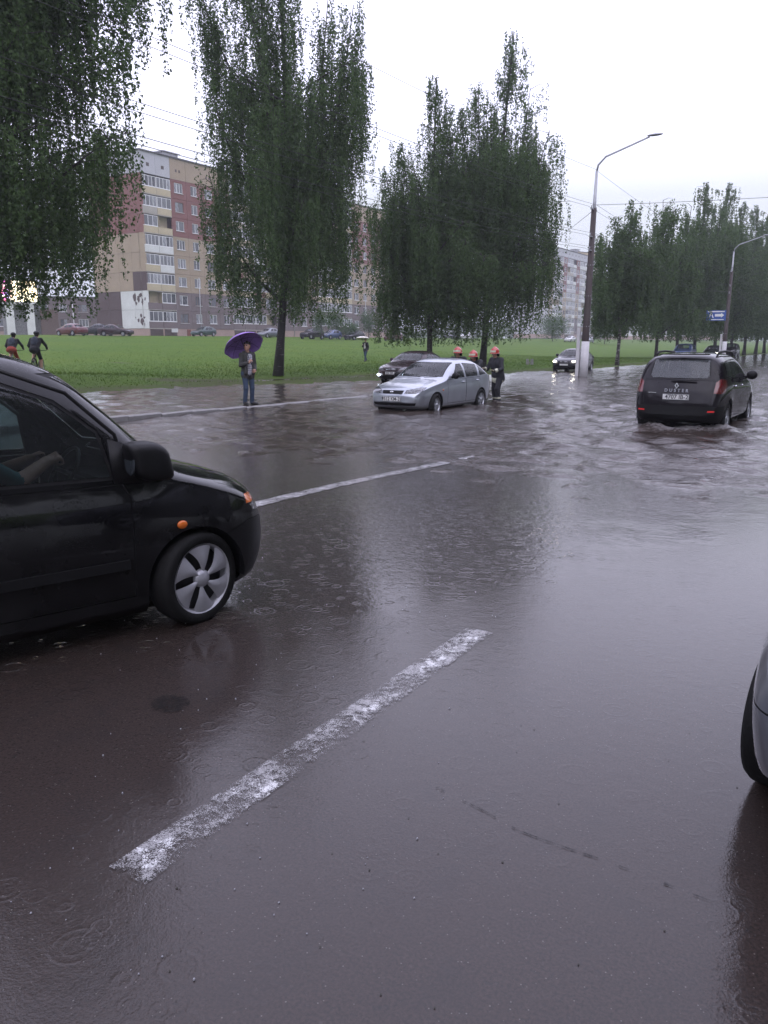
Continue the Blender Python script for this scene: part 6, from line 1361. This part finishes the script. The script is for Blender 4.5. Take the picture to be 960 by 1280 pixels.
# -- walker with a white umbrella out on the lawn
p = at_d(457, 453, 63); wl_ = (float(p[0]), float(p[1]), float(lawn_z(p[0], p[1])))
J = dict(STAND); J.update(wrR=(.12, .22, 1.28), elR=(.25, .05, 1.16), haR=(-.02, .05, .06), curl=.9, knL=(-.10, .16, .52), anL=(-.10, .22, .12), toL=(-.11, .37, .05), knR=(.10, -.05, .50), anR=(.10, -.26, .14), toR=(.11, -.12, .05))
wk = person('person', 'walker in a dark coat and jeans crossing the lawn under a white umbrella', wl_, VR*-.5-VF*.8, J, dict(top='black_cloth', legs='jeans', shoe='shoe', hair='hair'), .02, (0, 1, 0), [((0, .12, 1.36), (0, .13, 1.08), .06, .07, 'pale_cloth', .01)], 1.05, .08)
bpy.context.view_layer.update(); hnd = wk.matrix_world @ Vector((.10, .27, 1.33)); umbrella('small white umbrella over the walker on the lawn', tuple(hnd), (-.05, .1, 1), .62, .55, 'umbrella_white', sag=.35)
# -- driver of the minivan
DJ = dict(pelvis=(0, -.05, .50), chest=(0, -.16, .86), neck=(0, -.15, 1.08), head=(0, -.10, 1.24), shL=(-.19, -.14, 1.0), shR=(.19, -.14, 1.0), elL=(-.28, .05, .82), elR=(.26, .10, .84), wrL=(-.16, .30, .92), wrR=(.15, .32, .94), haL=(0, .07, .03), haR=(0, .07, .03), pnL=(.5, .5, -.5), pnR=(-.5, .5, -.5), hipL=(-.10, -.03, .48), hipR=(.10, -.03, .48), knL=(-.14, .40, .56), knR=(.14, .40, .56), anL=(-.12, .62, .30), anR=(.12, .64, .30), toL=(-.12, .76, .30), toR=(.12, .78, .30), curl=.9)
dr = person('person', 'driver in a teal top behind the wheel of the black minivan', (0, 0, 0), (0, 1), DJ, dict(top='teal_cloth', legs='black_cloth', shoe='shoe', hair='hair', fore='skin'), .016, (0, 1, 0))
bpy.context.view_layer.update(); mw = MPVC.root.matrix_world; pos = mw @ Vector((-.36, MPVC.L/2-1.55, .02)); dr.location = pos; dr.rotation_euler = (0, 0, -R(HB))
# -- birches along the other side of the road and further back on the lawn, added out of view to darken what the car paint mirrors
for i, (x, y) in enumerate([(9, -16), (10, -11), (9.5, -6), (10.5, -1), (9.3, 4), (10.5, 9), (9.4, 14), (10.2, 20), (9.5, 26), (10, 33), (9.6, 41), (10, 50), (9.5, 60), (10, 72), (9.5, 84), (10, 97), (9.5, 111), (10, 126), (9.6, 143), (10, 162)]):
    plant(far[2] if i % 2 else far[1], (x, y, .1), i*2.1, 1.1, 'unseen birch added on the verge opposite the lawn to darken reflections', 'added verge birches')
for i, (x, y) in enumerate([(-22, -2), (-23, -16), (-21, -30), (-14, -44), (-6, -46), (2, -44)]):
    plant(far[2] if i % 2 else far[1], (x, y, .1), i*1.3, 1.1, 'unseen birch added behind the camera to darken reflections', 'added rear birches')

# ------------------------------------------------------------------ damp air
mb = MB(); mb.box((0, 205, 22.0), (1240, 850, 48.0)); hz = mb.build('haze', 'cable'); hz.data.materials.clear()
t = NT('damp_air'); t.n.remove(t.b); vol = t.new('ShaderNodeVolumePrincipled'); vol.inputs['Density'].default_value = 0.0007; vol.inputs['Color'].default_value = (0.93, 0.95, 1.0, 1); vol.inputs['Anisotropy'].default_value = 0.2
t.t.links.new(vol.outputs[0], t.out.inputs['Volume']); hz.data.materials.append(t.mat)
tag(hz, 'thin damp air hanging over the whole flooded street', 'haze', kind='stuff')
